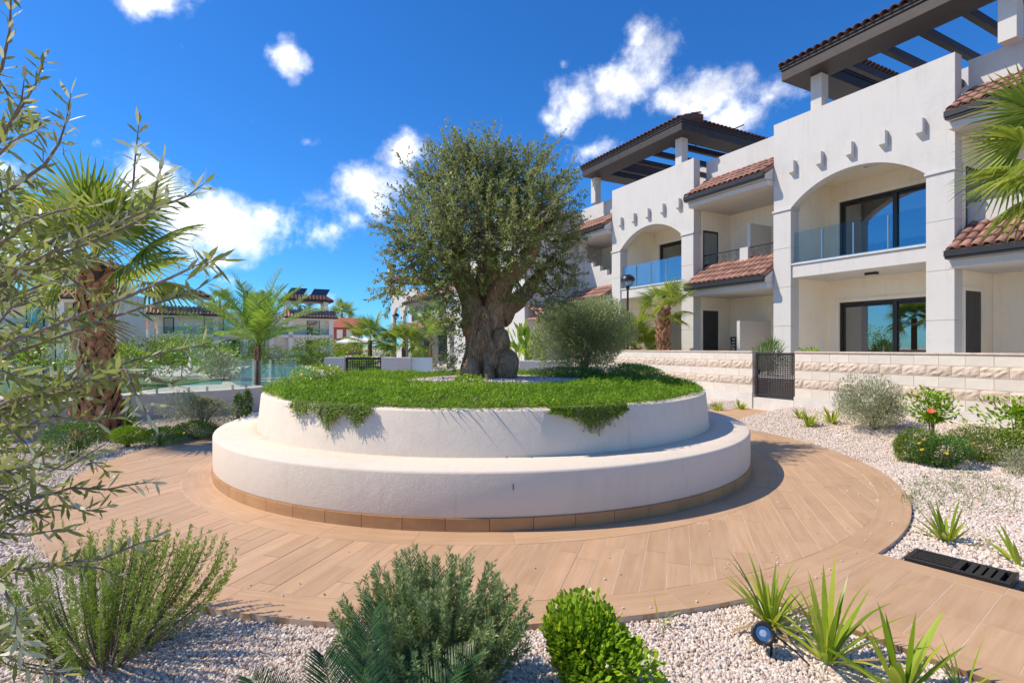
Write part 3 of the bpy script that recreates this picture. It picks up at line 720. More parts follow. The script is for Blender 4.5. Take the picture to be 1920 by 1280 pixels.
# next house: only its stair bay and its forward end wall show
hC = thing('town_house', 'white town house with forward end wall half hidden behind the olive crown', 'house', BL(tC, 14.3), TA, 'white town houses in a row')
bay(hC, AW, UW - .01, 'stair'); body(hC, 0, UW - .01)
st = MB()
for k in range(5): st.box(AW + .3 + k * .5, AW + .8 + k * .5, .35, .50, 4.0, 5.6 - k * .24)
st.build('stair_parapet', 'white_stucco', hC)
MB().box(AW + .35, AW + .65, .2, .5, .7, 6.3).build('stair_pier', 'white_stucco', hC)
MB().box(-4.0, AW, -2.5, 5, 0, 7.9).build('forward_block', 'white_stucco', hC, bevel=.01)
eave(hC, -4.0, AW, -3.0, 7.35, -2.45, 7.7)
e2 = MB().box(AW + .001, AW + .9, -2.4, .3, 2.72, 2.80).build('porch_roof', 'terracotta', hC)
for k in range(12):
    for q in range(3):
        o = bpy.data.objects.new('roof_tile', TILE); col.objects.link(o); o.parent = e2
        o.location = (AW + .95 - q * .32, -2.3 + k * .205, 2.86 + q * .17); o.rotation_euler = Matrix(((0, -.88, .47), (1, 0, 0), (0, .47, .88))).to_euler()
hD = thing('town_house', 'distant white town house with two tall arches and terracotta roof left of the olive trunk', 'house', BL(-57, 15.5), TA, 'white town houses in a row')
def flat_arch_wall(root, x0, x1, archs, zs, ztop, y0=0, y1=.3, mat='white_stucco', zb=0.):
    m_ = MB(); x = x0
    for (a, b, spring) in archs:
        m_.box(x, a, y0, y1, zb, ztop); r_ = (b - a) / 2; n_ = 14
        for i in range(n_):
            p0 = math.pi * (1 - i / n_); p1 = math.pi * (1 - (i + 1) / n_); c = (a + b) / 2
            xa, xb = c + r_ * math.cos(p0), c + r_ * math.cos(p1); za, zb_ = spring + r_ * math.sin(p0), spring + r_ * math.sin(p1)
            m_.add([(xa, y0, za), (xb, y0, zb_), (xb, y0, ztop), (xa, y0, ztop), (xa, y1, za), (xb, y1, zb_), (xb, y1, ztop), (xa, y1, ztop)], [(0, 1, 2, 3), (7, 6, 5, 4), (0, 4, 5, 1), (3, 2, 6, 7)])
        x = b
    m_.box(x, x1, y0, y1, zb, ztop)
    return m_.build('arch_wall', mat, root)
flat_arch_wall(hD, 0, 9, [(.9, 3.7, 4.2), (4.6, 7.6, 4.2)], 0, 7.0)
MB().box(0, 9, 2.2, 9, 0, 6.9).build('back_wall', 'cream_stucco', hD)
MB().box(.3, 8.7, .31, 2.19, 3.1, 3.4).build('balcony_slab', 'white_stucco', hD)
MB().box(9.001, 24, -.8, 9, 0, 5.6).build('side_block', 'white_stucco', hD)
eave(hD, 9.0, 24, -1.4, 5.5, .3, 6.5); eave(hD, 9.0, 24, -2.6, 2.9, -.8, 3.6)
for x in (10, 13.5, 17, 20.5):
    MB().box(x, x + 1.8, -.83, -.79, .4, 2.5).build('window', 'dark_panel', hD); MB().box(x, x + 1.6, -.83, -.79, 3.8, 5.0).build('window', 'dark_panel', hD)
for x in (9.2, 12.8, 16.3, 19.8, 23.3): MB().box(x, x + .4, -2.5, -2.1, 0, 2.8).build('porch_column', 'white_stucco', hD)
MB().box(-1, 4.5, -.4, 5, 8.4, 8.7).build('pergola_roof', 'dark_tile', hD)
for x in (-.6, 3.8): MB().box(x, x + .4, 0, .4, 6.9, 8.4).build('roof_column', 'white_stucco', hD)
ch = MB().box(-.5, .1, -.2, .4, 7, 10.0).build('chimney', 'white_stucco', hD); MB().box(-.6, .2, -.3, .5, 10.0, 10.4).build('chimney_cap', 'black_metal', ch)
MB().add([(4, 2, 9.0), (7, 2, 9.0), (7, 4, 10.0), (4, 4, 10.0)], [(0, 1, 2, 3)]).build('solar_panel', 'solar', hD)

# ---------------------------------------------------------------- block wall with its gate
BW, BH = .40, .2
def rough_mesh(w_, h_, rough):
    V = []; F = []; nxx, nzz = (7, 5) if rough else (2, 2)
    for k in range(nzz):
        for i in range(nxx):
            x = w_ * i / (nxx - 1); z = h_ * k / (nzz - 1); e = i in (0, nxx - 1) or k in (0, nzz - 1)
            V.append((x, -.004 if e else -.004 - (random.uniform(.004, .03) if rough else 0), z))
    F = [(k * nxx + i, k * nxx + i + 1, (k + 1) * nxx + i + 1, (k + 1) * nxx + i) for k in range(nzz - 1) for i in range(nxx - 1)]
    b0 = len(V); V += [(0, .15, 0), (w_, .15, 0), (w_, .15, h_), (0, .15, h_)]
    def side(idx, c0, c1): return tuple(idx) + (c1, c0)
    F += [tuple([b0] + [b0 + 1] + [i for i in range(nxx - 1, -1, -1)]), tuple([b0 + 2, b0 + 3] + [(nzz - 1) * nxx + i for i in range(nxx)])]
    F += [tuple([b0 + 3, b0] + [k * nxx for k in range(nzz)]), tuple([b0 + 1, b0 + 2] + [k * nxx + nxx - 1 for k in range(nzz - 1, -1, -1)])]
    me = bpy.data.meshes.new('block'); me.from_pydata(V, [], F); me.update(); return me
j = .006
SM = rough_mesh(BW - j, BH - j, False); SM.materials.append(MATS['block_smooth'])
SMH = rough_mesh(BW / 2 - j, BH - j, False); SMH.materials.append(MATS['block_smooth'])
RM = []
for k in range(5):
    me = rough_mesh(BW - j, BH - j, True); me.materials.append(MATS['block_rough']); RM.append(me)
RMH = rough_mesh(BW / 2 - j, BH - j, True); RMH.materials.append(MATS['block_rough'])
def block_wall(label, t0, t1, n0=11.45, zb=.36):
    L = t1 - t0; nb = L / BW; L = round(nb * 2) / 2 * BW
    w_ = thing('block_wall', label, 'wall', BL(t0, n0), TA, 'garden walls of pale blocks')
    MB().box(.004, L - .004, .003, .19, zb, zb + 5 * BH).build('mortar', 'mortar', w_)
    MB().box(-.01, L + .01, -.03, .22, -.1, zb - .001).build('plinth', 'concrete', w_, bevel=.006)
    x = 0
    while x < L - .01:
        e = min(x + 1.0, L); MB().box(x + .002, e - .003, -.025, .215, zb + 5 * BH + .002, zb + 5 * BH + .035).build('cap_stone', 'block_rough', w_, bevel=.004); x = e
    for k in range(5):
        x = 0.; rough = k % 2 == 1; first = rough
        while x < L - .01:
            wd = BW / 2 if ((first and rough) or L - x < BW - .01) else BW; first = False
            me = (RMH if wd < .3 else RM[random.randrange(5)]) if rough else (SMH if wd < .3 else SM)
            o = bpy.data.objects.new('block', me); col.objects.link(o); o.parent = w_; o.location = (x + j / 2, random.uniform(-.002, .002), zb + k * BH + j / 2); x += wd
    return w_
block_wall('pale block garden wall right of the dark perforated gate', tg1 + .03, tg1 + 8.4)
block_wall('pale block garden wall left of the dark perforated gate', tg0 - 8.0 - .03, tg0 - .03)
def gate(label, loc, rz, w_, z0, z1, nx_, nz_):
    g = thing('garden_gate', label, 'gate', loc, rz, 'dark perforated gates')
    f = MB(); f.box(0, .05, -.025, .025, z0, z1); f.box(w_ - .05, w_, -.025, .025, z0, z1); f.box(.051, w_ - .051, -.025, .025, z1 - .05, z1); f.box(.051, w_ - .051, -.025, .025, z0, z0 + .05)
    f.build('gate_frame', 'gate_metal', g, bevel=.004)
    m_ = MB(); W_ = w_ - .1; H_ = z1 - z0 - .1
    for i in range(nx_ + 1): x = .05 + W_ * i / nx_; m_.box(x - .011, x + .011, -.004, .004, z0 + .05, z1 - .05)
    for k in range(nz_ + 1): z = z0 + .05 + H_ * k / nz_; m_.box(.05, w_ - .05, -.006, .006, z - .011, z + .011)
    m_.build('perforated_panel', 'gate_metal', g)
    MB().box(.06, .10, -.06, -.026, (z0 + z1) / 2, (z0 + z1) / 2 + .12).build('latch', 'black_metal', g)
    return g
gate('dark perforated metal gate between the two block walls', BL(tg0, 11.55), TA, tg1 - tg0, .30, 1.36, 22, 22)
MB().box(0, tg1 - tg0, -.02, .3, -.1, .26).build('gate_step', 'concrete', None, loc=BL(tg0, 11.46), rz=TA)
tag(bpy.data.objects['gate_step'], 'pale concrete step under the dark perforated gate', 'step')

# ---------------------------------------------------------------- white garden walls, piers, glass fence on the left
low = [G(px, py, .5) for px, py in ((20, 768), (110, 753), (200, 743), (300, 737), (400, 733), (480, 727), (520, 722))] + [Vector((-5.65, 15.0, .5))]
lw = thing('garden_wall', 'low curved white wall behind the palm with glass fence on top', 'wall')
def strip_wall(pts, th, z0, z1):
    L_ = []; R_ = []
    for i, p in enumerate(pts):
        d = (pts[min(i + 1, len(pts) - 1)] - pts[max(i - 1, 0)]); d.z = 0; d.normalize(); n_ = Vector((-d.y, d.x, 0))
        L_.append(p + n_ * th); R_.append(p)
    V = []
    for a, b in zip(L_, R_): V += [(a.x, a.y, z0), (b.x, b.y, z0), (b.x, b.y, z1), (a.x, a.y, z1)]
    F = []
    for i in range(len(pts) - 1):
        k = 4 * i; F += [(k + q, k + (q + 1) % 4, k + 4 + (q + 1) % 4, k + 4 + q) for q in range(4)]
    F += [(3, 2, 1, 0), (len(V) - 4, len(V) - 3, len(V) - 2, len(V) - 1)]
    return MB().add(V, F)
strip_wall(low, .2, -.1, .5).build('wall_body', 'white_stucco', lw, bevel=.01)
gf = thing('glass_fence', 'frameless clear glass fence standing on the low curved white wall', 'fence')
def resample(pts, step):
    out = [pts[0].copy()]; acc = 0
    for a, b in zip(pts[:-1], pts[1:]):
        L = (b - a).length; k = step - acc
        while k <= L: out.append(a + (b - a) * (k / L)); k += step
        acc = L - (k - step)
    return out
rs = resample(low, 1.0)
for a, b in zip(rs[:-1], rs[1:]):
    d = (b - a).normalized(); n_ = Vector((-d.y, d.x, 0)); rz = math.atan2(d.y, d.x)
    MB().box(.015, (b - a).length - .015, .095, .107, .53, 1.17).build('pane', 'fence_glass', gf, loc=(a.x, a.y, 0), rz=rz)
    MB().box(-.02, .02, .08, .12, .5, .60).build('clamp', 'steel', gf, loc=(a.x + d.x * .2, a.y + d.y * .2, 0), rz=rz)
    MB().box(-.02, .02, .08, .12, .5, .60).build('clamp', 'steel', gf, loc=(b.x - d.x * .2, b.y - d.y * .2, 0), rz=rz)
YP = 15.0
def pier(label, px0, px1, py):
    x0, x1 = (px0 - 960) / 1000 * YP, (px1 - 960) / 1000 * YP
    return tag(MB().box(x0, x1, YP, YP + .35, -.1, 1.5 - (py - 650) / 1000 * YP).build('wall_pier', 'white_stucco', None, bevel=.01), label, 'pier', 'white wall piers beside the far gate')
pier('white stucco pier left of the small far gate', 608, 645, 670); pier('white stucco wall pier right of the small far gate', 715, 770, 670)
gate('small dark perforated gate between white piers left of the olive trunk', ((646 - 960) / 1000 * YP, YP + .15, 0), 0, (714 - 646) / 1000 * YP, .1, 1.2, 14, 14)
tag(MB().box(-2.84, -2.26, YP + .1, YP + .13, .1, 1.2).build('frosted_screen', 'frosted'), 'pale frosted glass panel right of the far white pier', 'panel')
w2 = [Vector((-2.2, YP + .1, 0)), Vector((0, 15.9, 0)), Vector((2.0, 16.8, 0)), Vector((3.5, 17.6, 0))]
tag(strip_wall(w2, .2, -.1, .85).build('garden_wall', 'white_stucco', None, bevel=.01), 'low white wall behind the olive trunk and planter', 'wall')
tag(MB().box(0, 1.5, 0, .4, 0, 1.2).build('wall_pier', 'white_stucco', None, loc=(.2, 15.2, -.1), bevel=.01), 'white stucco pier right of the olive trunk behind planter', 'pier', 'white wall piers beside the far gate')

# ---------------------------------------------------------------- pool garden beyond
structure(MB().prism([(-40, 13.5), (-5.9, 15.6), (3, 18.2), (2.5, 30), (-8, 60), (-60, 60)], -.04, .02).build('pool_terrace', 'pavement'))
pool = [G(430, 713), G(608, 711), G(600, 695), G(565, 687), G(470, 688)]
structure(MB().prism([(p.x, p.y) for p in pool], .0, .03).build('pool_water', 'pool_water'))
cop = MB()
for a, b in zip(pool, pool[1:] + pool[:1]):
    d = (b - a).normalized(); n_ = Vector((d.y, -d.x, 0)) * .45
    cop.prism([(a.x, a.y), (a.x + n_.x, a.y + n_.y), (b.x + n_.x, b.y + n_.y), (b.x, b.y)], .0, .10)
tag(cop.build('pool_coping', 'coping'), 'pale stone coping around the turquoise swimming pool', 'coping')
hot = [G(445, 723), G(600, 719), G(604, 714), G(432, 716)]
structure(MB().prism([(p.x, p.y) for p in hot], .021, .028).build('spa_water', 'pool_water'))
hot = [G(330, 724), G(415, 721), G(418, 713), G(340, 714)]
structure(MB().prism([(p.x, p.y) for p in hot], .021, .029).build('paddling_water', 'pool_water'))
structure(MB().prism([(-60, 42), (-16, 42), (-9, 27), (-7.0, 27), (-6, 60), (-60, 72)], .02, .05).build('lawn', 'lawn'))
structure(MB().prism([(-22, 16.2), (-12.4, 16.2), (-13, 24), (-24, 26)], .022, .052).build('lawn', 'lawn'))

# ---------------------------------------------------------------- houses beyond the pool
def far_house(root, W, x_eaves, x_perg, doors, pillars, D=8.0, ze=5.95):
    MB().box(0, W, .9, D, 0, 6.1).build('wall', 'far_stucco', root)
    MB().box(0, W, 0, .89, 2.75, 3.15).build('balcony_slab', 'far_stucco', root)
    for a, b in x_eaves:
        MB().box(a, b, -.2, .95, 5.2, 5.6).build('eave_beam', 'far_stucco', root)
        MB().box(a - .1, b + .1, -.55, -.4, 5.42, 5.62).build('gutter', 'dark_metal', root)
        rf = MB().add([(a, -.55, 5.62), (b, -.55, 5.62), (b, .9, 6.6), (a, .9, 6.6), (b, .9, 5.62), (a, .9, 5.62)], [(0, 1, 2, 3), (3, 2, 4, 5), (0, 3, 5), (1, 4, 2), (5, 4, 1, 0)]).build('tiled_eave', 'far_terracotta', root)
        m_ = MB(); n_ = int((b - a) / .4)
        for i in range(n_):
            x = a + (i + .5) * (b - a) / n_; m_.tube([(x, -.56, 5.66), (x, .9, 6.66)], .11, 6, False)
        m_.build('tile_rows', 'far_terracotta', rf)
    for a, b in x_perg:
        pr = MB().box(a, b, .6, 4.6, 7.85, 8.15).build('pergola_roof', 'brown_timber', root)
        MB().add([(a, .6, 8.151), (b, .6, 8.151), (b - .8, 1.6, 8.8), (a + .8, 1.6, 8.8), (a, 4.6, 8.151), (b, 4.6, 8.151), (a + .8, 3.6, 8.8), (b - .8, 3.6, 8.8)], [(0, 1, 2, 3), (3, 2, 7, 6), (6, 7, 5, 4), (0, 3, 6, 4), (1, 5, 7, 2)]).build('tiled_slope', 'dark_tile', pr)
        m_ = MB(); n_ = int((b - a - 1.6) / .45)
        for i in range(n_):
            x = a + .9 + (i + .5) * (b - a - 1.8) / n_; m_.tube([(x, .6, 8.17), (x, 1.6, 8.82)], .11, 6, False)
        m_.build('tile_rows', 'dark_tile', pr)
        for x in (a + .7, b - 1.3): MB().box(x, x + .6, .9, 1.5, 6.1, 7.85).build('roof_column', 'far_stucco', root); MB().box(x, x + .6, 3.6, 4.2, 6.1, 7.85).build('roof_column', 'far_stucco', root)
    for a, b, z0, z1 in doors:
        wd = MB().box(a, b, .85, .899, z0, z1).build('window', 'dark_metal', root); MB().box(a + .1, b - .1, .83, .849, z0 + .1, z1 - .1).build('pane', 'window_glass', wd)
    for x in pillars: MB().box(x, x + .6, 0, .6, 0, 5.2).build('pillar', 'far_stucco', root)
    MB().box(.3, W - .3, .05, .08, 3.16, 4.05).build('balcony_glass', 'rail_glass', root)
tL, nL = -78.7, -8.0
def xl(px):
    u = (px - 960) / 1000; return tL * (u * T.y - T.x) / (N.x - u * N.y) - nL
RN = TA + R(90)
fh = thing('apartment_house', 'cream two-storey house beyond the pool with tiled eaves and roof pergolas', 'house', BL(tL, nL), RN, 'cream houses beyond the pool')
far_house(fh, xl(625), [(xl(272), xl(421)), (xl(533), xl(631))], [(xl(274), xl(392)), (xl(527), xl(627))],
          [(xl(577), xl(601), 3.2, 5.3), (xl(418), xl(446), 3.2, 5.2), (xl(305), xl(325), 3.2, 5.2), (xl(575), xl(602), .2, 2.4), (xl(410), xl(450), .2, 2.4), (xl(463), xl(498), .2, 2.4)], [xl(p) for p in (278, 400, 456, 505, 541, 617)])
for px in (540, 585):
    MB().add([(xl(px), 2, 8.8), (xl(px) + 2.2, 2, 8.8), (xl(px) + 2.9, 3, 9.9), (xl(px) + .7, 3, 9.9)], [(0, 1, 2, 3)]).build('solar_panel', 'solar', fh)
MB().box(xl(457), xl(467), 3, 3.6, 6, 9.2).build('chimney', 'black_metal', fh)
o_ = Vector(((104 - 960) / 1000 * 44, 44, 0))
fh2 = thing('apartment_house', 'cream house at the far left behind the palm trunk and olive leaves', 'house', o_, R(12), 'cream houses beyond the pool')
far_house(fh2, 4.6, [(-.4, 4.8)], [(-.3, 4.4)], [(.8, 2.0, 3.2, 5.2), (2.8, 3.8, .2, 2.4)], [0, 4.0], 5.0)
fh3 = thing('apartment_house', 'cream house at the left edge glimpsed through the olive leaves', 'house', Vector((-48.5, 46, 0)), R(16), 'cream houses beyond the pool')
far_house(fh3, 9, [(-.4, 9.2)], [(1, 7)], [(1, 2.4, 3.2, 5.2), (5, 6.4, 3.2, 5.2), (5, 6.4, .2, 2.4)], [0, 8.4])
def red_house(label, px, py_top, Y, w_, h_):
    c = P(px, py_top, Y); r_ = thing('red_roof_house', label, 'house', (c.x, c.y, 0), R(20), 'red-roofed houses in the distance')
    MB().box(0, w_, 0, 6, 0, h_).build('wall', 'brick_red', r_)
    MB().add([(-.5, -.6, h_), (w_ + .5, -.6, h_), (w_ + .5, 3, h_ + 1.9), (-.5, 3, h_ + 1.9), (-.5, 6.6, h_), (w_ + .5, 6.6, h_)], [(0, 1, 2, 3), (3, 2, 5, 4), (0, 3, 4), (1, 5, 2), (4, 5, 1, 0)]).build('roof', 'red_roof', r_)
    MB().box(.2, w_ - .2, -.9, -.1, 2.4, 2.7).build('balcony', 'far_stucco', r_)
    for k in range(3): MB().box(.5 + k * w_ / 3, 1.5 + k * w_ / 3, -.03, .02, 3.0, 4.6).build('window', 'far_stucco', r_)
red_house('red brick house with orange tiled roof between the white houses', 626, 603, 96, 5.0, 5.0)
red_house('orange-roofed house seen through leaves right of the palm trunk', 222, 606, 90, 9.0, 4.6)
# ---------------------------------------------------------------- gravel pebbles (loose stones, scattered near the viewer)
def pebble_cloud(name, label, pts, smin, smax):
    me = bpy.data.meshes.new(name); me.vertices.add(len(pts)); me.vertices.foreach_set('co', np.asarray(pts, np.float32).ravel()); me.update()
    o = ob(name, me); stuff(tag(o, label, 'gravel'))
    g = bpy.data.node_groups.new('pebbles', 'GeometryNodeTree')
    g.interface.new_socket('Geometry', in_out='INPUT', socket_type='NodeSocketGeometry'); g.interface.new_socket('Geometry', in_out='OUTPUT', socket_type='NodeSocketGeometry')
    gi = g.nodes.new('NodeGroupInput'); go = g.nodes.new('NodeGroupOutput')
    ic = g.nodes.new('GeometryNodeMeshIcoSphere'); ic.inputs['Radius'].default_value = .5; ic.inputs['Subdivisions'].default_value = 2
    sp = g.nodes.new('GeometryNodeSetPosition'); nz = g.nodes.new('ShaderNodeTexNoise'); nz.inputs['Scale'].default_value = 2.2; nz.inputs['Detail'].default_value = 1
    vs = g.nodes.new('ShaderNodeVectorMath'); vs.operation = 'SUBTRACT'; vs.inputs[1].default_value = (.5, .5, .5)
    vm = g.nodes.new('ShaderNodeVectorMath'); vm.operation = 'SCALE'; vm.inputs['Scale'].default_value = .55
    g.links.new(nz.outputs['Color'], vs.inputs[0]); g.links.new(vs.outputs[0], vm.inputs[0]); g.links.new(vm.outputs[0], sp.inputs['Offset'])
    g.links.new(ic.outputs['Mesh'], sp.inputs['Geometry'])
    sm = g.nodes.new('GeometryNodeSetMaterial'); sm.inputs['Material'].default_value = MATS['pebble']; g.links.new(sp.outputs[0], sm.inputs['Geometry'])
    ip = g.nodes.new('GeometryNodeInstanceOnPoints'); mp_ = g.nodes.new('GeometryNodeMeshToPoints')
    g.links.new(gi.outputs[0], mp_.inputs['Mesh']); g.links.new(mp_.outputs[0], ip.inputs['Points']); g.links.new(sm.outputs[0], ip.inputs['Instance'])
    rr_ = g.nodes.new('FunctionNodeRandomValue'); rr_.data_type = 'FLOAT_VECTOR'; rr_.inputs[1].default_value = (6.28, 6.28, 6.28)
    rs_ = g.nodes.new('FunctionNodeRandomValue'); rs_.data_type = 'FLOAT_VECTOR'; rs_.inputs[0].default_value = (smin, smin, smin * .7); rs_.inputs[1].default_value = (smax, smax, smax * .8)
    e2r = g.nodes.new('FunctionNodeEulerToRotation'); g.links.new(rr_.outputs[0], e2r.inputs[0]); g.links.new(e2r.outputs[0], ip.inputs['Rotation']); g.links.new(rs_.outputs[0], ip.inputs['Scale'])
    g.links.new(ip.outputs[0], go.inputs[0])
    md = o.modifiers.new('pebbles', 'NODES'); md.node_group = g
    return o
def free_ground(x, y):
    d = np.hypot(x - C0.x, y - C0.y)
    a = (x - PATH_O.x) * TP.x + (y - PATH_O.y) * TP.y; c = (x - PATH_O.x) * NP.x + (y - PATH_O.y) * NP.y
    on_path = (c < .0) & (c > -1.30) & (a > -.3) & (a < 4.3)
    grate = (c > .05) & (c < .42) & (a > .05) & (a < 1.4)
    t = x * T.x + y * T.y; n = x * N.x + y * N.y
    gp = (t > tg0 - .15) & (t < tg1 + .15) & (n > 6)
    return (d > RD + .005) & ~on_path & ~grate & ~gp & (n < 11.4)
def scatter(x0, x1, y0, y1, dens, cond=None):
    n = int((x1 - x0) * (y1 - y0) * dens)
    x = rng.uniform(x0, x1, n); y = rng.uniform(y0, y1, n)
    k = free_ground(x, y) & (np.abs(x / np.maximum(y, .1)) < 1.9)
    if cond is not None: k &= cond(x, y)
    x = x[k]; y = y[k]
    return np.stack([x, y, ground_h(x, y) + rng.uniform(.0, .014, len(x))], 1)
near = np.concatenate([scatter(-3.6, 3.2, 1.9, 4.1, 9500)])
pebble_cloud('gravel_stones', 'pale pebbles of the front gravel bed at the bottom of the picture', near, .012, .026)
far_ = np.concatenate([scatter(2.0, 10.0, 2.6, 7.0, 3600, lambda x, y: ~((x < 3.2) & (y < 4.1))), scatter(3.0, 10.5, 7.0, 13.0, 1500), scatter(-9.5, -3.5, 3, 12.5, 1300, lambda x, y: ~((x > -3.6) & (y < 4.1)))])
pebble_cloud('gravel_stones', 'pale pebbles of the side beds around the tiled circle', far_, .018, .034)
# a few pebbles kicked onto the paving
a = rng.uniform(0, 6.283, 900); r_ = RD - rng.exponential(.22, 900); k = (r_ > 3.7) & (np.sin(a) < .6); a, r_ = a[k], r_[k]
pebble_cloud('gravel_stones', 'stray pebbles lying on the tiled circle near its edge', np.stack([C0.x + r_ * np.cos(a), C0.y + r_ * np.sin(a), np.full(len(a), .005)], 1)[::3], .008, .018)
# white pebbles about the olive trunk in the planter
a = rng.uniform(0, 6.283, 5200); r_ = np.sqrt(rng.random(5200)) * 1.3
px_, py_ = C0.x + .25 + r_ * np.cos(a) * 1.25, C0.y + .2 + r_ * np.sin(a)
pebble_cloud('gravel_stones', 'pale pebbles around the olive trunk inside the round planter', np.stack([px_, py_, mound(px_, py_) + .012], 1), .018, .035)

# ---------------------------------------------------------------- generic shrubs
def ellipsoid_pts(n, rx, ry, h, lumps=5, amp=.18, inner=.55, seed=0):
    r_ = np.random.default_rng(seed + 101); d = unit(r_.normal(size=(n, 3)))
    k = np.ones(n)
    for _ in range(lumps):
        c = unit(r_.normal(size=(1, 3))); k += amp * np.clip((d @ c.T)[:, 0] * 2.2 - 1.1, -.2, 1)
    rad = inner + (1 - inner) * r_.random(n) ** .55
    p = d * (rad * k)[:, None] * np.array([rx, ry, h * .5]); p[:, 2] += h * .52
    return p, d, rad
def stems(root, rx, h, n=9, r0=.012, mat='twig', seed=1, lean=.75, trunk=0.):
    r_ = np.random.default_rng(seed); m_ = MB()
    for i in range(n):
        a = r_.uniform(0, 6.283); k = r_.uniform(.2, lean); hh = h * r_.uniform(.55, .9)
        m_.tube([(0.02 * math.cos(a), .02 * math.sin(a), -.03), (rx * k * .35 * math.cos(a), rx * k * .35 * math.sin(a), trunk + hh * .4), (rx * k * math.cos(a), rx * k * math.sin(a), hh)], [r0, r0 * .75, r0 * .35], 5)
    return m_.build('stems', mat, root, smooth=True)
def shrub(name, label, loc, rx, ry, h, n, L, W, mat, cat='shrub', group=None, seed=0, up=.5, lumps=7, amp=.2, kind='diamond', inner=.5, stem_n=9, stem_r=.012, flowers=None, fl_mat='flower_leaf', rise=0.):
    root = thing(name, label, cat, loc, 0, group)
    p, d, rad = ellipsoid_pts(n, rx, ry, h, lumps, amp, inner, seed); p[:, 2] += rise
    k = p[:, 2] > .004; p, d, rad = p[k], d[k], rad[k]
    D = unit(d * .8 + rdir(len(p)) * .7 + np.array([0, 0, up]))
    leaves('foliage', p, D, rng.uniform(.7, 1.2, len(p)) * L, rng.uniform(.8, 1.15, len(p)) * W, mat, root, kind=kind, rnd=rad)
    stems(root, rx, h * .9 + rise, stem_n, stem_r, seed=seed, trunk=rise)
    if flowers:
        p, d, rad = ellipsoid_pts(flowers * 6, rx, ry, h, lumps, amp, 1.0, seed); p[:, 2] += rise
        k = np.where((d[:, 2] > .1))[0][:flowers]
        for i in k: flower(root, p[i], d[i], .028 if fl_mat != 'petal_orange' else .055, fl_mat)
    return root
FLW = {}
def flower(root, p, d, s, mat):
    if mat not in FLW:
        m_ = MB()
        for i in range(9):
            a = 6.283 * i / 9; c, s_ = math.cos(a), math.sin(a)
            m_.add([(0, 0, 0), (c * .6 - s_ * .22, s_ * .6 + c * .22, .12), (c, s_, .2), (c * .6 + s_ * .22, s_ * .6 - c * .22, .12)], [(0, 3, 2, 1)])
        me = m_.mesh('flower'); me.materials.append(MATS[mat]); FLW[mat] = me
    o = bpy.data.objects.new('flower', FLW[mat]); col.objects.link(o); o.parent = root; o.location = p; o.scale = (s, s, s)
    o.rotation_euler = Vector((d[0], d[1], d[2] + .8)).to_track_quat('Z', 'Y').to_euler()

# ---------------------------------------------------------------- bottlebrush shrubs (rosemary kind)
def brush_shrub(name, label, loc, rad, h, ns, needles, L, W, mat, seed, lean=.55, curve=.0, droop=.0, core=.0, wind=(0, 0)):
    r_ = np.random.default_rng(seed); root = thing(name, label, 'shrub', loc)
    PP = []; DD = []; RN_ = []; m_ = MB()
    for i in range(ns):
        a = r_.uniform(0, 6.283); q = math.sqrt(r_.random()); hl = h * r_.uniform(.62, 1.0) * (1 - .32 * q * q)
        b0 = np.array([math.cos(a), math.sin(a), 0]) * rad * .30 * q
        tip = np.array([math.cos(a) * rad * q * (.6 + lean) + wind[0] * hl, math.sin(a) * rad * q * (.6 + lean) + wind[1] * hl, hl])
        mid = b0 * .5 + tip * .5 + np.array([math.cos(a), math.sin(a), 0]) * rad * curve * q - np.array([0, 0, droop * hl * q])
        t_ = np.linspace(0, 1, 7)[:, None]; pts = (1 - t_) ** 2 * b0 + 2 * t_ * (1 - t_) * mid + t_ ** 2 * tip
        if i % 2 == 0: m_.tube(pts[:6], np.linspace(.006, .002, 6), 4, False)
        n_ = needles; tt = core + (1 - core) * r_.random(n_) ** .75; tt = tt[:, None]
        p = (1 - tt) ** 2 * b0 + 2 * tt * (1 - tt) * mid + tt ** 2 * tip
        tan = unit(2 * (1 - tt) * (mid - b0) + 2 * tt * (tip - mid)); ro = unit(np.cross(tan, unit(r_.normal(size=(n_, 3)))))
        PP.append(p); DD.append(unit(tan * .85 + ro * .75)); RN_.append(tt[:, 0])
    PP = np.concatenate(PP); DD = np.concatenate(DD)
    leaves('foliage', PP, DD, rng.uniform(.7, 1.15, len(PP)) * L, W, mat, root, Nn=rdir(len(PP)), bend=.08, rnd=np.concatenate(RN_))
    m_.build('stems', 'twig', root, smooth=True)
    return root

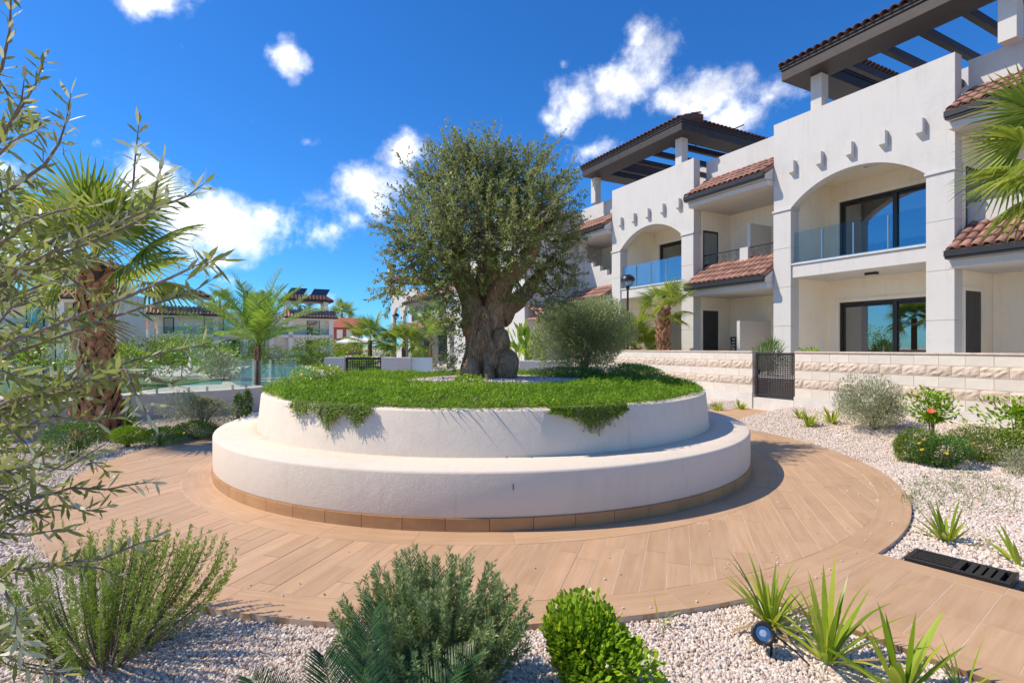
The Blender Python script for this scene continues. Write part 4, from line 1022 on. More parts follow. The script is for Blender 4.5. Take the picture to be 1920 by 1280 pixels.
# ---------------------------------------------------------------- strap-leaved clumps, each leaf its own part
def strap_leaf(L, W, bend, fold=.25, n=7, tip=.9):
    V = []; F = []
    ang = 0.; x = z = 0.
    for i in range(n + 1):
        t_ = i / n; wd = W * (.55 + .45 * math.sin(min(1, t_ * 2.2) * math.pi / 2)) * (1 - max(0, (t_ - .45) / .55) ** 1.6 * .98)
        V += [(x, wd / 2, z + wd * fold * .5), (x, 0, z), (x, -wd / 2, z + wd * fold * .5)]
        a = math.pi / 2 - bend * t_ ** 1.3
        x += L / n * math.cos(a); z += L / n * math.sin(a)
    for i in range(n):
        k = 3 * i; F += [(k, k + 1, k + 4, k + 3), (k + 1, k + 2, k + 5, k + 4)]
    return np.array(V), np.array(F)
def clump(name, label, loc, n, Lr, W, seed, cat='plant', mat='strap_leaf', spread=(.25, 1.1), bend=(.4, 1.3), group=None, dry=2):
    r_ = np.random.default_rng(seed); root = thing(name, label, cat, loc, 0, group)
    for i in range(n):
        outer = i / n; L = r_.uniform(*Lr) * (1 - .25 * outer); V, F = strap_leaf(L, W * r_.uniform(.75, 1.15), r_.uniform(*bend) * (.5 + .7 * outer))
        tilt = spread[0] + (spread[1] - spread[0]) * outer * r_.uniform(.7, 1.1)
        me = mesh_np('leaf', V, F, np.clip(r_.random() + r_.normal(size=len(V)) * .05, 0, 1)); me.polygons.foreach_set('use_smooth', [True] * len(F))
        o = ob('leaf', me, 'dry_leaf' if i >= n - dry else mat, root); a = r_.uniform(0, 6.283) if i > 3 else i * 1.7
        o.rotation_euler = (Matrix.Rotation(a, 3, 'Z') @ Matrix.Rotation(tilt, 3, 'Y')).to_euler(); o.location = (.02 * math.cos(a), .02 * math.sin(a), -.02)
    return root

# ---------------------------------------------------------------- palms
def fan_frond(Rb=.75, pet=.6, nseg=34, arc=R(250), droop=.5, seed=0, split=.45):
    r_ = np.random.default_rng(seed); V = []; F = []; rn = []
    def tubeadd(p0, p1, w0, w1):
        k = len(V); 
        for p, w_ in ((p0, w0), (p1, w1)):
            V.extend([(p[0], w_, p[2] + w_ * .3), (p[0], 0, p[2] - w_ * .5), (p[0], -w_, p[2] + w_ * .3)]); rn.extend([.9, .9, .9])
        F.extend([(k, k + 1, k + 4, k + 3), (k + 1, k + 2, k + 5, k + 4), (k + 2, k, k + 3, k + 5)])
    def cz(x): return -droop * .35 * (x / (pet + Rb)) ** 2
    for i in range(4): tubeadd((pet * i / 4, 0, cz(pet * i / 4)), (pet * (i + 1) / 4, 0, cz(pet * (i + 1) / 4)), .022 - .003 * i, .019 - .003 * i)
    da = arc / nseg
    for s_ in range(nseg):
        a = -arc / 2 + (s_ + .5) * da; L = Rb * (1 - .28 * (abs(a) / (arc / 2)) ** 2) * r_.uniform(.92, 1.05); tone = r_.random()
        k0 = len(V); st = [0.03, .25, split, .68, .86, 1.0]
        for j_, q in enumerate(st):
            rr_ = L * q; hw = math.tan(da / 2) * rr_ if q <= split else math.tan(da / 2) * L * split * (1 - (q - split) / (1 - split)) ** .8 + .0015
            dz = cz(pet) - droop * L * (q ** 2) * .55 * (.6 + .6 * abs(math.sin(a))) - (r_.uniform(.0, .35) * L * (q - split) ** 2 * 2 if q > split else 0) + .10 * L * q * math.cos(a)
            ca, sa = math.cos(a), math.sin(a); fold = hw * .9
            V.extend([(pet + rr_ * ca - hw * sa, rr_ * sa + hw * ca, dz + fold * .5), (pet + rr_ * ca, rr_ * sa, dz - fold * .5), (pet + rr_ * ca + hw * sa, rr_ * sa - hw * ca, dz + fold * .5)])
            rn.extend([tone] * 3)
        for j_ in range(len(st) - 1):
            k = k0 + 3 * j_; F.extend([(k, k + 1, k + 4, k + 3), (k + 1, k + 2, k + 5, k + 4)])
    return mesh_np('frond', V, np.array([f if len(f) == 4 else (*f, f[-1]) for f in F]), rn)
def feather_frond(L=2.2, nl=34, ll=.5, lw=.03, arch=.6, vee=.5, droop=.4, seed=0, w0=.02):
    r_ = np.random.default_rng(seed); V = []; F = []; rn = []
    def pos(q):
        a = q * arch * 1.6
        return np.array([L * q * (1 - .18 * arch * q), 0, -L * arch * .55 * q ** 2.2])
    n_ = 10
    for i in range(n_ + 1):
        p = pos(i / n_); w_ = w0 * (1 - .8 * i / n_); V.extend([(p[0], w_, p[2]), (p[0], 0, p[2] - w_), (p[0], -w_, p[2])]); rn.extend([.85] * 3)
    for i in range(n_): k = 3 * i; F.extend([(k, k + 1, k + 4, k + 3), (k + 1, k + 2, k + 5, k + 4), (k + 2, k, k + 3, k + 5)])
    for sgn in (-1, 1):
        for i in range(nl):
            q = .16 + .83 * (i + r_.random() * .5) / nl; p = pos(q); l_ = ll * math.sin(min(1, (1.08 - q) * 1.6 + .12) * math.pi / 2) * (.55 + .45 * min(1, q * 4)) * r_.uniform(.9, 1.1)
            d0 = np.array([.62 + .3 * q, sgn * .85, vee * r_.uniform(.6, 1.2)]); d0 /= np.linalg.norm(d0)
            tone = r_.random(); k = len(V)
            for t_, ww in ((0, .6), (.35, 1.), (.7, .75), (1., .08)):
                c = p + d0 * l_ * t_ - np.array([0, 0, droop * l_ * t_ * t_]); V.extend([tuple(c + np.array([lw * .5 * ww, 0, .0])), tuple(c - np.array([lw * .5 * ww, 0, 0]))]); rn.extend([tone] * 2)
            F.extend([(k + 2 * j_, k + 2 * j_ + 1, k + 2 * j_ + 3, k + 2 * j_ + 2) for j_ in range(3)])
    return mesh_np('frond', V, np.array(F), rn)
def frond_obj(root, me, base, az_, elv, roll=0., s=1.):
    o = bpy.data.objects.new('frond', me); col.objects.link(o); o.parent = root; o.location = base; o.scale = (s, s, s)
    o.rotation_euler = (Matrix.Rotation(az_, 3, 'Z') @ Matrix.Rotation(-elv, 3, 'Y') @ Matrix.Rotation(roll, 3, 'X')).to_euler()
    return o
FANS = [fan_frond(.78, .62, 34, R(250), .45, 1), fan_frond(.70, .55, 30, R(220), .8, 2), fan_frond(.82, .7, 36, R(270), .3, 3), fan_frond(.72, .6, 32, R(230), 1.1, 4)]
for me in FANS: me.materials.append(MATS['palm_leaf'])
FANS_DRY = fan_frond(.6, .5, 26, R(180), 1.2, 9); FANS_DRY.materials.append(MATS['dry_leaf'])
def boot_mesh(w_=.16, h_=.24, out=.07):
    V = []; F = []
    for i, (z, k, o_) in enumerate(((0, 1.0, 0), (h_ * .4, .8, out * .5), (h_ * .8, .55, out * 1.0), (h_, .32, out * 1.15))):
        V += [(o_, -w_ / 2 * k, z), (o_ + .035 * k, 0, z), (o_, w_ / 2 * k, z), (o_ - .03, 0, z)]
    for i in range(3):
        for j_ in range(4): F.append((4 * i + j_, 4 * i + (j_ + 1) % 4, 4 * i + 4 + (j_ + 1) % 4, 4 * i + 4 + j_))
    F.append((12, 13, 14, 15))
    return np.array(V), F
def fan_palm(name, label, loc, h, r0, r1, n, s, seed, group=None, boots=True, elr=(-.5, 1.25), lean=(0, 0), bulge=0., dry=0, boot_s=1.):
    r_ = np.random.default_rng(seed); root = thing(name, label, 'palm tree', loc, 0, group)
    pts = []; rad = []
    for i in range(9):
        t_ = i / 8; pts.append((lean[0] * t_ * t_, lean[1] * t_ * t_, h * t_ - .05)); rad.append(r0 + (r1 - r0) * min(1, t_ * 2.0) ** .7 + bulge * math.exp(-((t_ - .12) / .13) ** 2))
    MB().tube(pts, rad, 14).build('trunk', 'palm_core', root, smooth=True)
    if boots:
        m_ = MB(); BV, BF = boot_mesh(.15 * boot_s, .22 * boot_s, .06 * boot_s); rows = int(h / (.085 * boot_s))
        for k in range(rows):
            t_ = k / rows; rr_ = np.interp(t_, np.linspace(0, 1, 9), rad); nb_ = max(5, int(6.283 * rr_ / (.17 * boot_s)))
            cx_ = lean[0] * t_ * t_; cy_ = lean[1] * t_ * t_
            for i in range(nb_):
                a = 6.283 * (i + .5 * (k % 2)) / nb_ + r_.normal() * .07; q = r_.uniform(.8, 1.25); ca, sa = math.cos(a), math.sin(a)
                tw = r_.normal() * .28
                Vt = [((rr_ * .94 + v[0] * q) * ca - (v[1] * q + v[2] * tw) * sa + cx_, (rr_ * .94 + v[0] * q) * sa + (v[1] * q + v[2] * tw) * ca + cy_, h * t_ - .05 + v[2] * q) for v in BV]
                m_.add(Vt, BF)
        stuff(m_.build('leaf_bases', 'palm_boot', root))
    top = Vector((lean[0], lean[1], h))
    for i in range(n):
        q = (i + .5) / n; e = elr[1] + (elr[0] - elr[1]) * q ** .9 + r_.normal() * .1
        frond_obj(root, FANS[int(r_.integers(0, 4))], top + Vector((0, 0, .12 * (1 - q) - .25 * q * min(1, h / 2))), i * 2.39996 + r_.normal() * .15, e, r_.normal() * .35, s * r_.uniform(.88, 1.12))
    for i in range(dry): frond_obj(root, FANS_DRY, top + Vector((0, 0, -.25)), r_.uniform(0, 6.28), -.9 - .4 * r_.random(), 0, s)
    return root
FEATH = [feather_frond(2.3, 36, .55, .032, .55, .45, .45, 1), feather_frond(2.0, 32, .5, .032, .8, .5, .6, 2), feather_frond(2.4, 38, .5, .03, .35, .6, .35, 3)]
for me in FEATH: me.materials.append(MATS['feather_leaf'])
def feather_palm(label, loc, h, n, s, seed, stems_=1, group=None, elr=(.15, 1.35)):
    r_ = np.random.default_rng(seed); root = thing('feather_palm', label, 'palm tree', loc, 0, group)
    for k in range(stems_):
        ox, oy = (r_.uniform(-.35, .35), r_.uniform(-.3, .3)) if stems_ > 1 else (0, 0); hh = h * r_.uniform(.85, 1.1)
        MB().tube([(ox * .5, oy * .5, -.05), (ox * .8, oy * .8, hh * .5), (ox, oy, hh)], [.09 * s, .07 * s, .06 * s], 8).build('trunk', 'palm_core', root, smooth=True)
        for i in range(n // stems_):
            q = (i + .5) / (n // stems_)
            frond_obj(root, FEATH[int(r_.integers(0, 3))], (ox, oy, hh), i * 2.4 + k + r_.normal() * .2, elr[1] + (elr[0] - elr[1]) * q + r_.normal() * .08, r_.normal() * .3, s * r_.uniform(.85, 1.1))
    return root

# ---------------------------------------------------------------- old olive tree in the planter
def olive_tree():
    r_ = np.random.default_rng(21)
    B = Vector((C0.x + .02, C0.y + .25, 0)); B.z = float(mound(B.x, B.y)) - .04
    root = thing('olive_tree', 'old olive tree with gnarled trunk and dense crown in the round planter', 'olive tree', B)
    Yb = B.y
    def lp(px, py, dy=0.):
        p = P(px, py, Yb + dy); return p - B
    # gnarled trunk: fluted, twisting rings
    axis = [lp(913, 712), lp(914, 690), lp(912, 660), lp(908, 630), lp(906, 610), lp(906, 592), lp(906, 578)]
    rads = [.385, .335, .29, .265, .255, .25, .21]
    V = []; seg = 128; nr = 80
    lob = [(r_.integers(3, 9), r_.uniform(0, 6.28), r_.uniform(.03, .09), r_.uniform(-2.2, 2.2)) for _ in range(6)]
    lob += [(int(r_.integers(9, 24)), r_.uniform(0, 6.28), r_.uniform(.015, .032), r_.uniform(-5, 5)) for _ in range(7)]
    knobs = [(r_.uniform(0, 6.28), r_.random(), r_.uniform(.12, .38), r_.choice([-.16, .14, .18, .1, -.1])) for _ in range(46)]
    for i in range(nr):
        t_ = i / (nr - 1) * (len(axis) - 1); k = min(int(t_), len(axis) - 2); f = t_ - k
        c = axis[k].lerp(axis[k + 1], f); rad = rads[k] * (1 - f) + rads[k + 1] * f; z = i / nr
        for j_ in range(seg):
            a = 6.283 * j_ / seg; w_ = 1.
            for m_, ph, am, tw in lob: w_ += am * math.cos(m_ * a + ph + tw * z * 2) * (1 - .35 * z)
            w_ += .07 * math.sin(9 * z + 3 * a) * math.sin(5 * a + 1.3) + (.10 * max(0, 1 - z * 5) * math.cos(5 * a + .6))
            for ka, kz, kr, km in knobs:
                da_ = (a - ka + math.pi) % (2 * math.pi) - math.pi; q_ = (da_ / kr) ** 2 + ((z - kz) / (kr * .35)) ** 2
                if q_ < 6: w_ += km * math.exp(-q_)
            w_ += r_.normal() * .008
            V.append((c.x + rad * w_ * math.cos(a), c.y + rad * w_ * math.sin(a), c.z + .02 * math.sin(7 * a)))
    F = [(i * seg + j_, i * seg + (j_ + 1) % seg, (i + 1) * seg + (j_ + 1) % seg, (i + 1) * seg + j_) for i in range(nr - 1) for j_ in range(seg)]
    m_ = MB(); m_.add(V, F); tk = m_.build('trunk', 'olive_bark', root, smooth=True)
    # burls at the foot
    bm_ = MB()
    for px, py, rr_ in ((885, 700, .17), (925, 665, .16), (950, 690, .18), (905, 640, .14), (940, 640, .13)):
        c = lp(px, py, -.22); S = 14; Vb = []
        for i in range(9):
            th = math.pi * i / 8
            for j_ in range(S):
                a = 6.283 * j_ / S; q = rr_ * (1 + .16 * math.sin(3 * a + px) * math.sin(2 * th) + r_.normal() * .02); Vb.append((c.x + q * math.sin(th) * math.cos(a), c.y + q * math.sin(th) * math.sin(a), c.z + q * 1.5 * math.cos(th)))
        bm_.add(Vb, [(i * S + j_, (i + 1) * S + j_, (i + 1) * S + (j_ + 1) % S, i * S + (j_ + 1) % S) for i in range(8) for j_ in range(S)])
    bm_.build('burls', 'olive_bark', root, smooth=True)
    # main limbs
    limbs = [([(895, 622, 0), (884, 570, 0), (872, 520, .05), (862, 478, .1), (850, 430, .2), (835, 380, .3)], [.20, .165, .135, .12, .06, .02]),
             ([(918, 622, 0), (932, 568, -.05), (950, 525, -.1), (972, 500, -.15), (1000, 462, -.25), (1015, 410, -.3), (1020, 350, -.3)], [.215, .18, .155, .15, .10, .05, .018]),
             ([(935, 600, .1), (960, 570, .15), (995, 540, .2), (1015, 505, .25), (1045, 470, .3)], [.17, .14, .11, .06, .02]),
             ([(905, 590, .2), (905, 540, .35), (915, 480, .45), (920, 400, .5), (925, 330, .4)], [.22, .17, .12, .06, .02]),
             ([(890, 590, -.05), (872, 550, -.05), (850, 515, -.1), (815, 470, -.1), (785, 430, -.1)], [.13, .09, .06, .035, .012]),
             ([(925, 585, .1), (930, 530, -.1), (925, 470, -.3), (915, 410, -.4)], [.13, .08, .05, .012])]
    ends = []
    for L_, rd_ in limbs:
        pts = [lp(a, b, d) for a, b, d in L_]
        # smooth and roughen
        fine = []; fr = []
        for i in range(len(pts) - 1):
            for k in range(4):
                f = k / 4; q = pts[i].lerp(pts[i + 1], f); fine.append(q + Vector(r_.normal(size=3) * .012)); fr.append((rd_[i] * (1 - f) + rd_[i + 1] * f) * r_.uniform(.94, 1.07))
        fine.append(pts[-1]); fr.append(rd_[-1])
        MB().tube(fine, fr, 12).build('limb', 'olive_bark', root, smooth=True); ends += fine[8:]
    # crown volume: (px, py, dy, radius px)
    LS = 22
    lobes = [(900, 340, 0, 95), (830, 350, .1, 95), (970, 350, 0, 95), (790, 420, 0, 80), (1020, 420, 0, 75), (900, 420, -.5, 110), (900, 430, .7, 110), (850, 300, .2, 55), (985, 312, .1, 50), (1045, 350, 0, 45),
             (770, 490, -.1, 52), (1045, 490, 0, 50), (830, 480, -.6, 60), (965, 440, -.8, 70), (740, 545, -.1, 30), (1040, 545, .1, 42), (985, 550, -.4, 30), (830, 560, -.3, 42), (845, 520, -.3, 48), (870, 270, .1, 32), (920, 290, -.2, 50), (800, 530, 0, 45), (1010, 380, -.6, 60), (820, 400, -.7, 65)]
    PP = []; DD = []; m_ = MB(); RN_ = []
    A = np.array([tuple(e) for e in ends])
    for (px, py, dy, rp) in lobes:
        c = np.array(lp(px, py + (LS if py < 460 else 0), dy)); rad = rp / 1000 * Yb * .93
        ntw = int(138 * (rad / .6) ** 2.2) + 14
        e = A[np.argmin(np.linalg.norm(A - c, axis=1))]
        m_.tube([tuple(e), tuple((e + c) / 2 + np.array([0, 0, .05])), tuple(c)], [.035, .022, .01], 5)
        for k in range(ntw):
            d = unit(r_.normal(size=3)); s_ = c + d * rad * r_.random() ** .45 * .85
            if r_.random() < .12: continue
            out = unit(d * .9 + np.array([0, 0, .55]) + r_.normal(size=3) * .35); tl = r_.uniform(.22, .42)
            tip = s_ + out * tl + np.array([0, 0, -.05 if py > 480 else .04])
            if k % 5 == 0: m_.tube([tuple(c + (s_ - c) * .15), tuple((c + s_) / 2 + r_.normal(size=3) * .03), tuple(s_), tuple(tip)], [.012, .009, .006, .002], 4, False)
            nl = 24; q = r_.random(nl)[:, None]; p = s_ + (tip - s_) * q
            ro = unit(np.cross(np.tile(out, (nl, 1)), r_.normal(size=(nl, 3))))
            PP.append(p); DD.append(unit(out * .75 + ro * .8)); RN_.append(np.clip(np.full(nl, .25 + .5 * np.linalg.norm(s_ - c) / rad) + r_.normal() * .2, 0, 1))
    # upright whips on top and wisps at the sides
    for px, py, dy in ((830, 268, 0), (870, 262, .1), (920, 290, -.1), (985, 268, 0), (1000, 275, .2), (1045, 262, 0), (955, 300, .1), (800, 300, 0), (1075, 320, 0), (1085, 400, 0), (705, 425, 0), (718, 400, .1), (735, 350, 0), (765, 320, 0), (710, 520, 0), (1085, 500, 0), (725, 470, 0), (895, 258, 0), (945, 272, 0), (780, 310, .1), (1020, 290, 0), (700, 560, 0), (1090, 450, 0), (1060, 585, 0)):
        for k in range(7):
            tip = np.array(lp(px + r_.normal() * 13, py + r_.normal() * 9, dy + r_.normal() * .2)); inner = np.array(lp(900 + (px - 900) * .72, 420 + (py - 420) * .72, dy))
            out = unit(tip - inner); tl = .5; s_ = tip - out * tl + np.array([0, 0, -.1])
            nl = 34; q = r_.random(nl)[:, None]; p = s_ + (tip - s_) * q; ro = unit(np.cross(np.tile(out, (nl, 1)), r_.normal(size=(nl, 3))))
            PP.append(p); DD.append(unit((tip - s_) / tl * .8 + ro * .7)); RN_.append(np.full(nl, .8)); m_.tube([tuple(s_), tuple(tip)], [.005, .0015], 4, False)
    # suckers down the left side of the trunk
    for px, py, n_ in ((852, 600, 22), (845, 640, 24), (850, 680, 20), (862, 570, 10), (900, 545, 6), (870, 625, 8)):
        for k in range(n_):
            s_ = np.array(lp(px + r_.normal() * 11, py + r_.normal() * 16, -.25 + r_.normal() * .14)); out = unit(r_.normal(size=3) + np.array([-.3, -.3, .7])); tip = s_ + out * .22
            nl = 16; q = r_.random(nl)[:, None]; p = s_ + (tip - s_) * q; ro = unit(np.cross(np.tile(out, (nl, 1)), r_.normal(size=(nl, 3))))
            PP.append(p); DD.append(unit(out * .7 + ro * .8)); RN_.append(np.full(nl, .5))
    PP = np.concatenate(PP); DD = np.concatenate(DD)
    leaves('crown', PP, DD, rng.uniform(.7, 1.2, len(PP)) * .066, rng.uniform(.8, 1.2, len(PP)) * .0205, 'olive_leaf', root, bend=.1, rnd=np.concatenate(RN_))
    m_.build('twigs', 'twig', root, smooth=True)
    print('olive leaves', len(PP))
olive_tree()

# ---------------------------------------------------------------- young olive close to the viewer, left
def near_olive():
    r_ = np.random.default_rng(5)
    root = thing('olive_tree', 'young olive tree with slender leafy shoots close at the left edge', 'olive tree', (-1.95, 1.75, -.04))
    B = np.array([-1.95, 1.75, -.04])
    trunk = [np.array([-1.95, 1.75, -.1]), np.array([-1.93, 1.74, .4]), np.array([-1.88, 1.70, .9]), np.array([-1.82, 1.68, 1.4]), np.array([-1.74, 1.62, 2.0]), np.array([-1.62, 1.55, 2.6])]
    MB().tube([tuple(p - B) for p in trunk], [.035, .032, .028, .022, .015, .008], 10).build('trunk', 'olive_bark', root, smooth=True)
    TZ = np.array([p[2] for p in trunk]); TPT = np.array(trunk)
    def tr(z): return np.array([np.interp(z, TZ, TPT[:, k]) for k in range(3)])
    PP = []; DD = []; NN = []; RN_ = []; m_ = MB()
    def shoot(pts, lsp=.0245, L=.055, start=0.):
        pts = [np.array(p) for p in pts]; q = tr(max(.2, min(2.4, pts[0][2] - .25)))
        allp = [q, (q + pts[0]) / 2 + np.array([0, 0, .03])] + pts
        m_.tube([tuple(p - B) for p in allp], np.linspace(.0065, .0012, len(allp)), 5, False)
        # leaf pairs along the visible run
        seq = [allp[1]] + pts; d = 0.; side = r_.uniform(0, 3.14)
        for a, b in zip(seq[:-1], seq[1:]):
            Lg = np.linalg.norm(b - a); t_ = unit(b - a); k = 0.
            while k < Lg:
                p = a + (b - a) * (k / Lg); side += 1.57 + r_.normal() * .25
                rf = unit(np.cross(t_, [.3, 1, .2])); o1 = rf * math.cos(side) + np.cross(t_, rf) * math.sin(side)
                for s_ in (-1, 1):
                    if r_.random() < .08: continue
                    dd = unit(t_ * r_.uniform(.65, 1.1) + o1 * s_ + r_.normal(size=3) * .15); PP.append(p); DD.append(dd); NN.append(unit(np.cross(dd, np.cross(t_, dd)) + r_.normal(size=3) * .5)); RN_.append(r_.random())
                k += lsp * r_.uniform(.8, 1.2)
        PP.append(seq[-1]); DD.append(unit(seq[-1] - seq[-2])); NN.append(unit(r_.normal(size=3))); RN_.append(.7)
    S = [[(3, 128), (18, 57), (20, 0), (22, -30)], [(0, 265), (40, 190), (45, 150)], [(20, 232), (44, 195), (67, 158), (84, 108)], [(84, 309), (111, 268), (124, 228), (133, 176)], [(247, 395), (249, 356), (254, 292), (260, 232)],
         [(249, 420), (312, 383), (350, 369), (383, 344)], [(285, 390), (296, 336), (306, 300)], [(235, 558), (319, 521), (369, 497), (417, 486)], [(200, 598), (285, 571), (356, 551), (397, 524)], [(200, 690), (302, 662), (396, 643)],
         [(235, 692), (255, 739), (282, 785)], [(67, 934), (134, 914), (201, 917), (252, 907), (293, 903)], [(50, 961), (111, 947), (168, 957), (200, 950)], [(34, 1068), (111, 1058), (188, 1065), (230, 1083)], [(188, 1048), (255, 1021), (284, 1009)],
         [(20, 1190), (80, 1210), (107, 1272)], [(0, 1180), (40, 1140), (85, 1125)], [(0, 1000), (60, 1000), (130, 990)], [(60, 870), (120, 880), (200, 830)], [(100, 780), (180, 790), (250, 770)], [(30, 520), (120, 500), (215, 470)], [(40, 420), (110, 395), (190, 380)], [(0, 880), (60, 900), (130, 940)], [(0, 1090), (30, 1150), (40, 1230)], [(0, 1220), (50, 1250), (120, 1262)],
         [(250, 700), (320, 720), (360, 700)]]
    for s_ in S:
        Y0 = r_.uniform(1.15, 1.55)
        shoot([tuple(P(a, b, Y0 + i * r_.uniform(-.03, .05))) for i, (a, b) in enumerate(s_)])
    for k in range(48):
        Y0 = r_.uniform(1.15, 2.2); px = min(330, abs(r_.normal()) * 78); py = 345 + r_.random() * 640
        if k % 5 == 0: py = r_.uniform(160, 1250); px = r_.uniform(0, 90)
        if k % 16 == 0: px = r_.uniform(120, 250); py = r_.uniform(380, 720)
        dx = r_.uniform(60, 130) * 1.5 / Y0; dy = r_.normal() * 60
        shoot([tuple(P(px - dx, py + dy + 15, Y0 + .1)), tuple(P(px - dx * .5, py + dy * .4, Y0 + .04)), tuple(P(px, py, Y0))], L=.05)
    PP = np.array(PP) - B; DD = np.array(DD); NN = np.array(NN)
    leaves('foliage', PP, DD, rng.uniform(.75, 1.2, len(PP)) * .052, rng.uniform(.8, 1.2, len(PP)) * .0098, 'near_olive_leaf', root, Nn=NN, kind='lance', bend=.12, rnd=np.array(RN_))
    m_.build('shoots', 'twig', root, smooth=True); print('near leaves', len(PP))
near_olive()

# ---------------------------------------------------------------- carpet of ground cover on the planter
def carpet():
    n = 150000; a = rng.uniform(0, 6.283, n); r_ = np.sqrt(rng.random(n)) * (2.99 + .06 * np.sin(a * 7) * np.sin(a * 3 + 1))
    x = C0.x + r_ * np.cos(a); y = C0.y + r_ * np.sin(a)
    bare = ((x - C0.x - .2) / 1.35) ** 2 + ((y - C0.y - .1) / 1.15) ** 2 < 1 - .25 * np.sin(3 * a)
    back_right = (y > C0.y + .3) & (x > C0.x + .2) & (rng.random(n) < .55)
    lum = .5 + .28 * np.sin(x * 2.3 + 1.1 * np.sin(y * 1.7)) * np.sin(y * 2.9 + .7) + .22 * np.sin(x * 9.1 + 2 * np.sin(y * 4)) * np.sin(y * 8.3 + 1.5 * np.sin(x * 5))
    edge = r_ > 2.86
    rimfree = edge & (np.sin(a * 1.0 - 5.55) > .75)          # bare rim at the right front
    k = ~bare & ~rimfree & ~back_right; x, y, r_, lum, a, edge = x[k], y[k], r_[k], lum[k], a[k], edge[k]
    z = mound(x, y) + rng.random(len(x)) ** .7 * (.02 + .21 * lum ** 1.3) * np.clip((r_ - .9) / 1.6, .25, 1) ; z = np.where(edge, np.maximum(z, .925 + rng.random(len(x)) * .03), z)
    D = unit(rdir(len(x)) * .95 + np.array([0, 0, .55])); Lf = rng.uniform(.03, .07, len(x))
    o = leaves('ground_cover', np.stack([x, y, z], 1), D, Lf, .010, 'cover_leaf', None, rnd=lum)
    stuff(tag(o, 'bright green carpet of fine ground cover filling the round planter', 'ground cover'))
    # trailing tufts over the rim
    for i, (p0, p1, dmax, label, n_) in enumerate(((548, 700, .22, 'fine green trailing shoots hanging over the left front of the planter rim', 230), (1030, 1175, .22, 'fine green trailing shoots hanging over the right front of the planter rim', 260))):
        PP = []; DD = []; m_ = MB(); B = None
        for k in range(n_):
            px = rng.uniform(p0, p1); q = (px - p0) / (p1 - p0); u = (px - 960) / 1000
            # nearest hit of that column with the rim circle
            dd = Vector((u, 1, 0)).normalized(); bq = dd.dot(C0); cq = C0.length_squared - 3.05 ** 2; s_ = bq - math.sqrt(max(bq * bq - cq, 0))
            h = dd * s_; out = (h - C0); out.z = 0; out.normalize()
            if B is None: B = h.copy()
            prof = (math.sin(math.pi * q) ** .6 * (.55 + .45 * math.sin(q * 17 + i)) if i == 0 else math.exp(-((q - .58) / .28) ** 2))
            L = dmax * prof * rng.uniform(.35, 1.1) + .02
            pts = [h - out * .12 + Vector((0, 0, .95)), h + out * .01 + Vector((0, 0, .94)), h + out * .025 + Vector((rng.normal() * .02, 0, .92 - L * .5)), h + out * (.03 + .015 * rng.random()) + Vector((rng.normal() * .03, 0, .92 - L))]
            pts = [p - B for p in pts]; m_.tube([tuple(p) for p in pts], .0018, 4, False)
            for a_, b_ in zip(pts[:-1], pts[1:]):
                for z_ in range(6): PP.append(tuple(a_.lerp(b_, rng.random()))); DD.append(tuple(rdir(1)[0] + np.array([0, 0, -.3])))
        rt = thing('trailing_plant', label, 'plant', B, 0, 'trailing tufts on the planter rim')
        leaves('foliage', PP, DD, .026, .008, 'cover_leaf', rt); m_.build('stems', 'stem_green', rt)
carpet()
# ---------------------------------------------------------------- plants in the planter
def on_mound(px, py):
    Y = 8.
    for _ in range(12):
        x = (px - 960) / 1000 * Y; z = float(mound(x, Y)); Y = (1.5 - z) * 1000 / (py - 650)
    return Vector(((px - 960) / 1000 * Y, Y, z))
b1 = Vector((.135 * 9.7, 9.7, 1.0))
shrub('olive_bush', 'round silvery green bush right of the olive trunk in the planter', (b1.x, b1.y, .96), .84, .74, 1.38, 40000, .06, .015, 'bush_olive_leaf', 'bush', seed=3, up=.75, lumps=9, amp=.26, inner=.2, stem_n=16, rise=.08)
shrub('groundcover_shrub', 'small yellow-green leafy plant in front of the olive trunk', on_mound(875, 735) + Vector((0, 0, .02)), .22, .2, .17, 700, .035, .02, 'bright_leaf', 'plant', seed=4, flowers=4)
shrub('groundcover_shrub', 'dark green mat right of the olive trunk in shade', (C0.x + 1.35, C0.y + .55, .98), .62, .4, .2, 4200, .03, .013, 'dark_shrub_leaf', 'plant', seed=5)
shrub('groundcover_shrub', 'dark trailing plant with yellow flowers near the right planter rim', (C0.x + 2.05, C0.y - .35, 1.0), .28, .66, .26, 3600, .03, .014, 'dark_shrub_leaf', 'plant', seed=6, flowers=30)
shrub('groundcover_shrub', 'green plant with small yellow flowers at the far right rim of the planter', (C0.x + 2.5, C0.y + .95, .95), .42, .35, .25, 2600, .03, .015, 'bright_leaf', 'plant', seed=7, flowers=9)
shrub('groundcover_shrub', 'patch of red and yellow flowering plants at the left rim of the planter', (C0.x - 2.25, C0.y - .6, 1.0), .3, .6, .24, 2200, .03, .015, 'bright_leaf', 'plant', seed=8, flowers=40, fl_mat='flower_leaf')

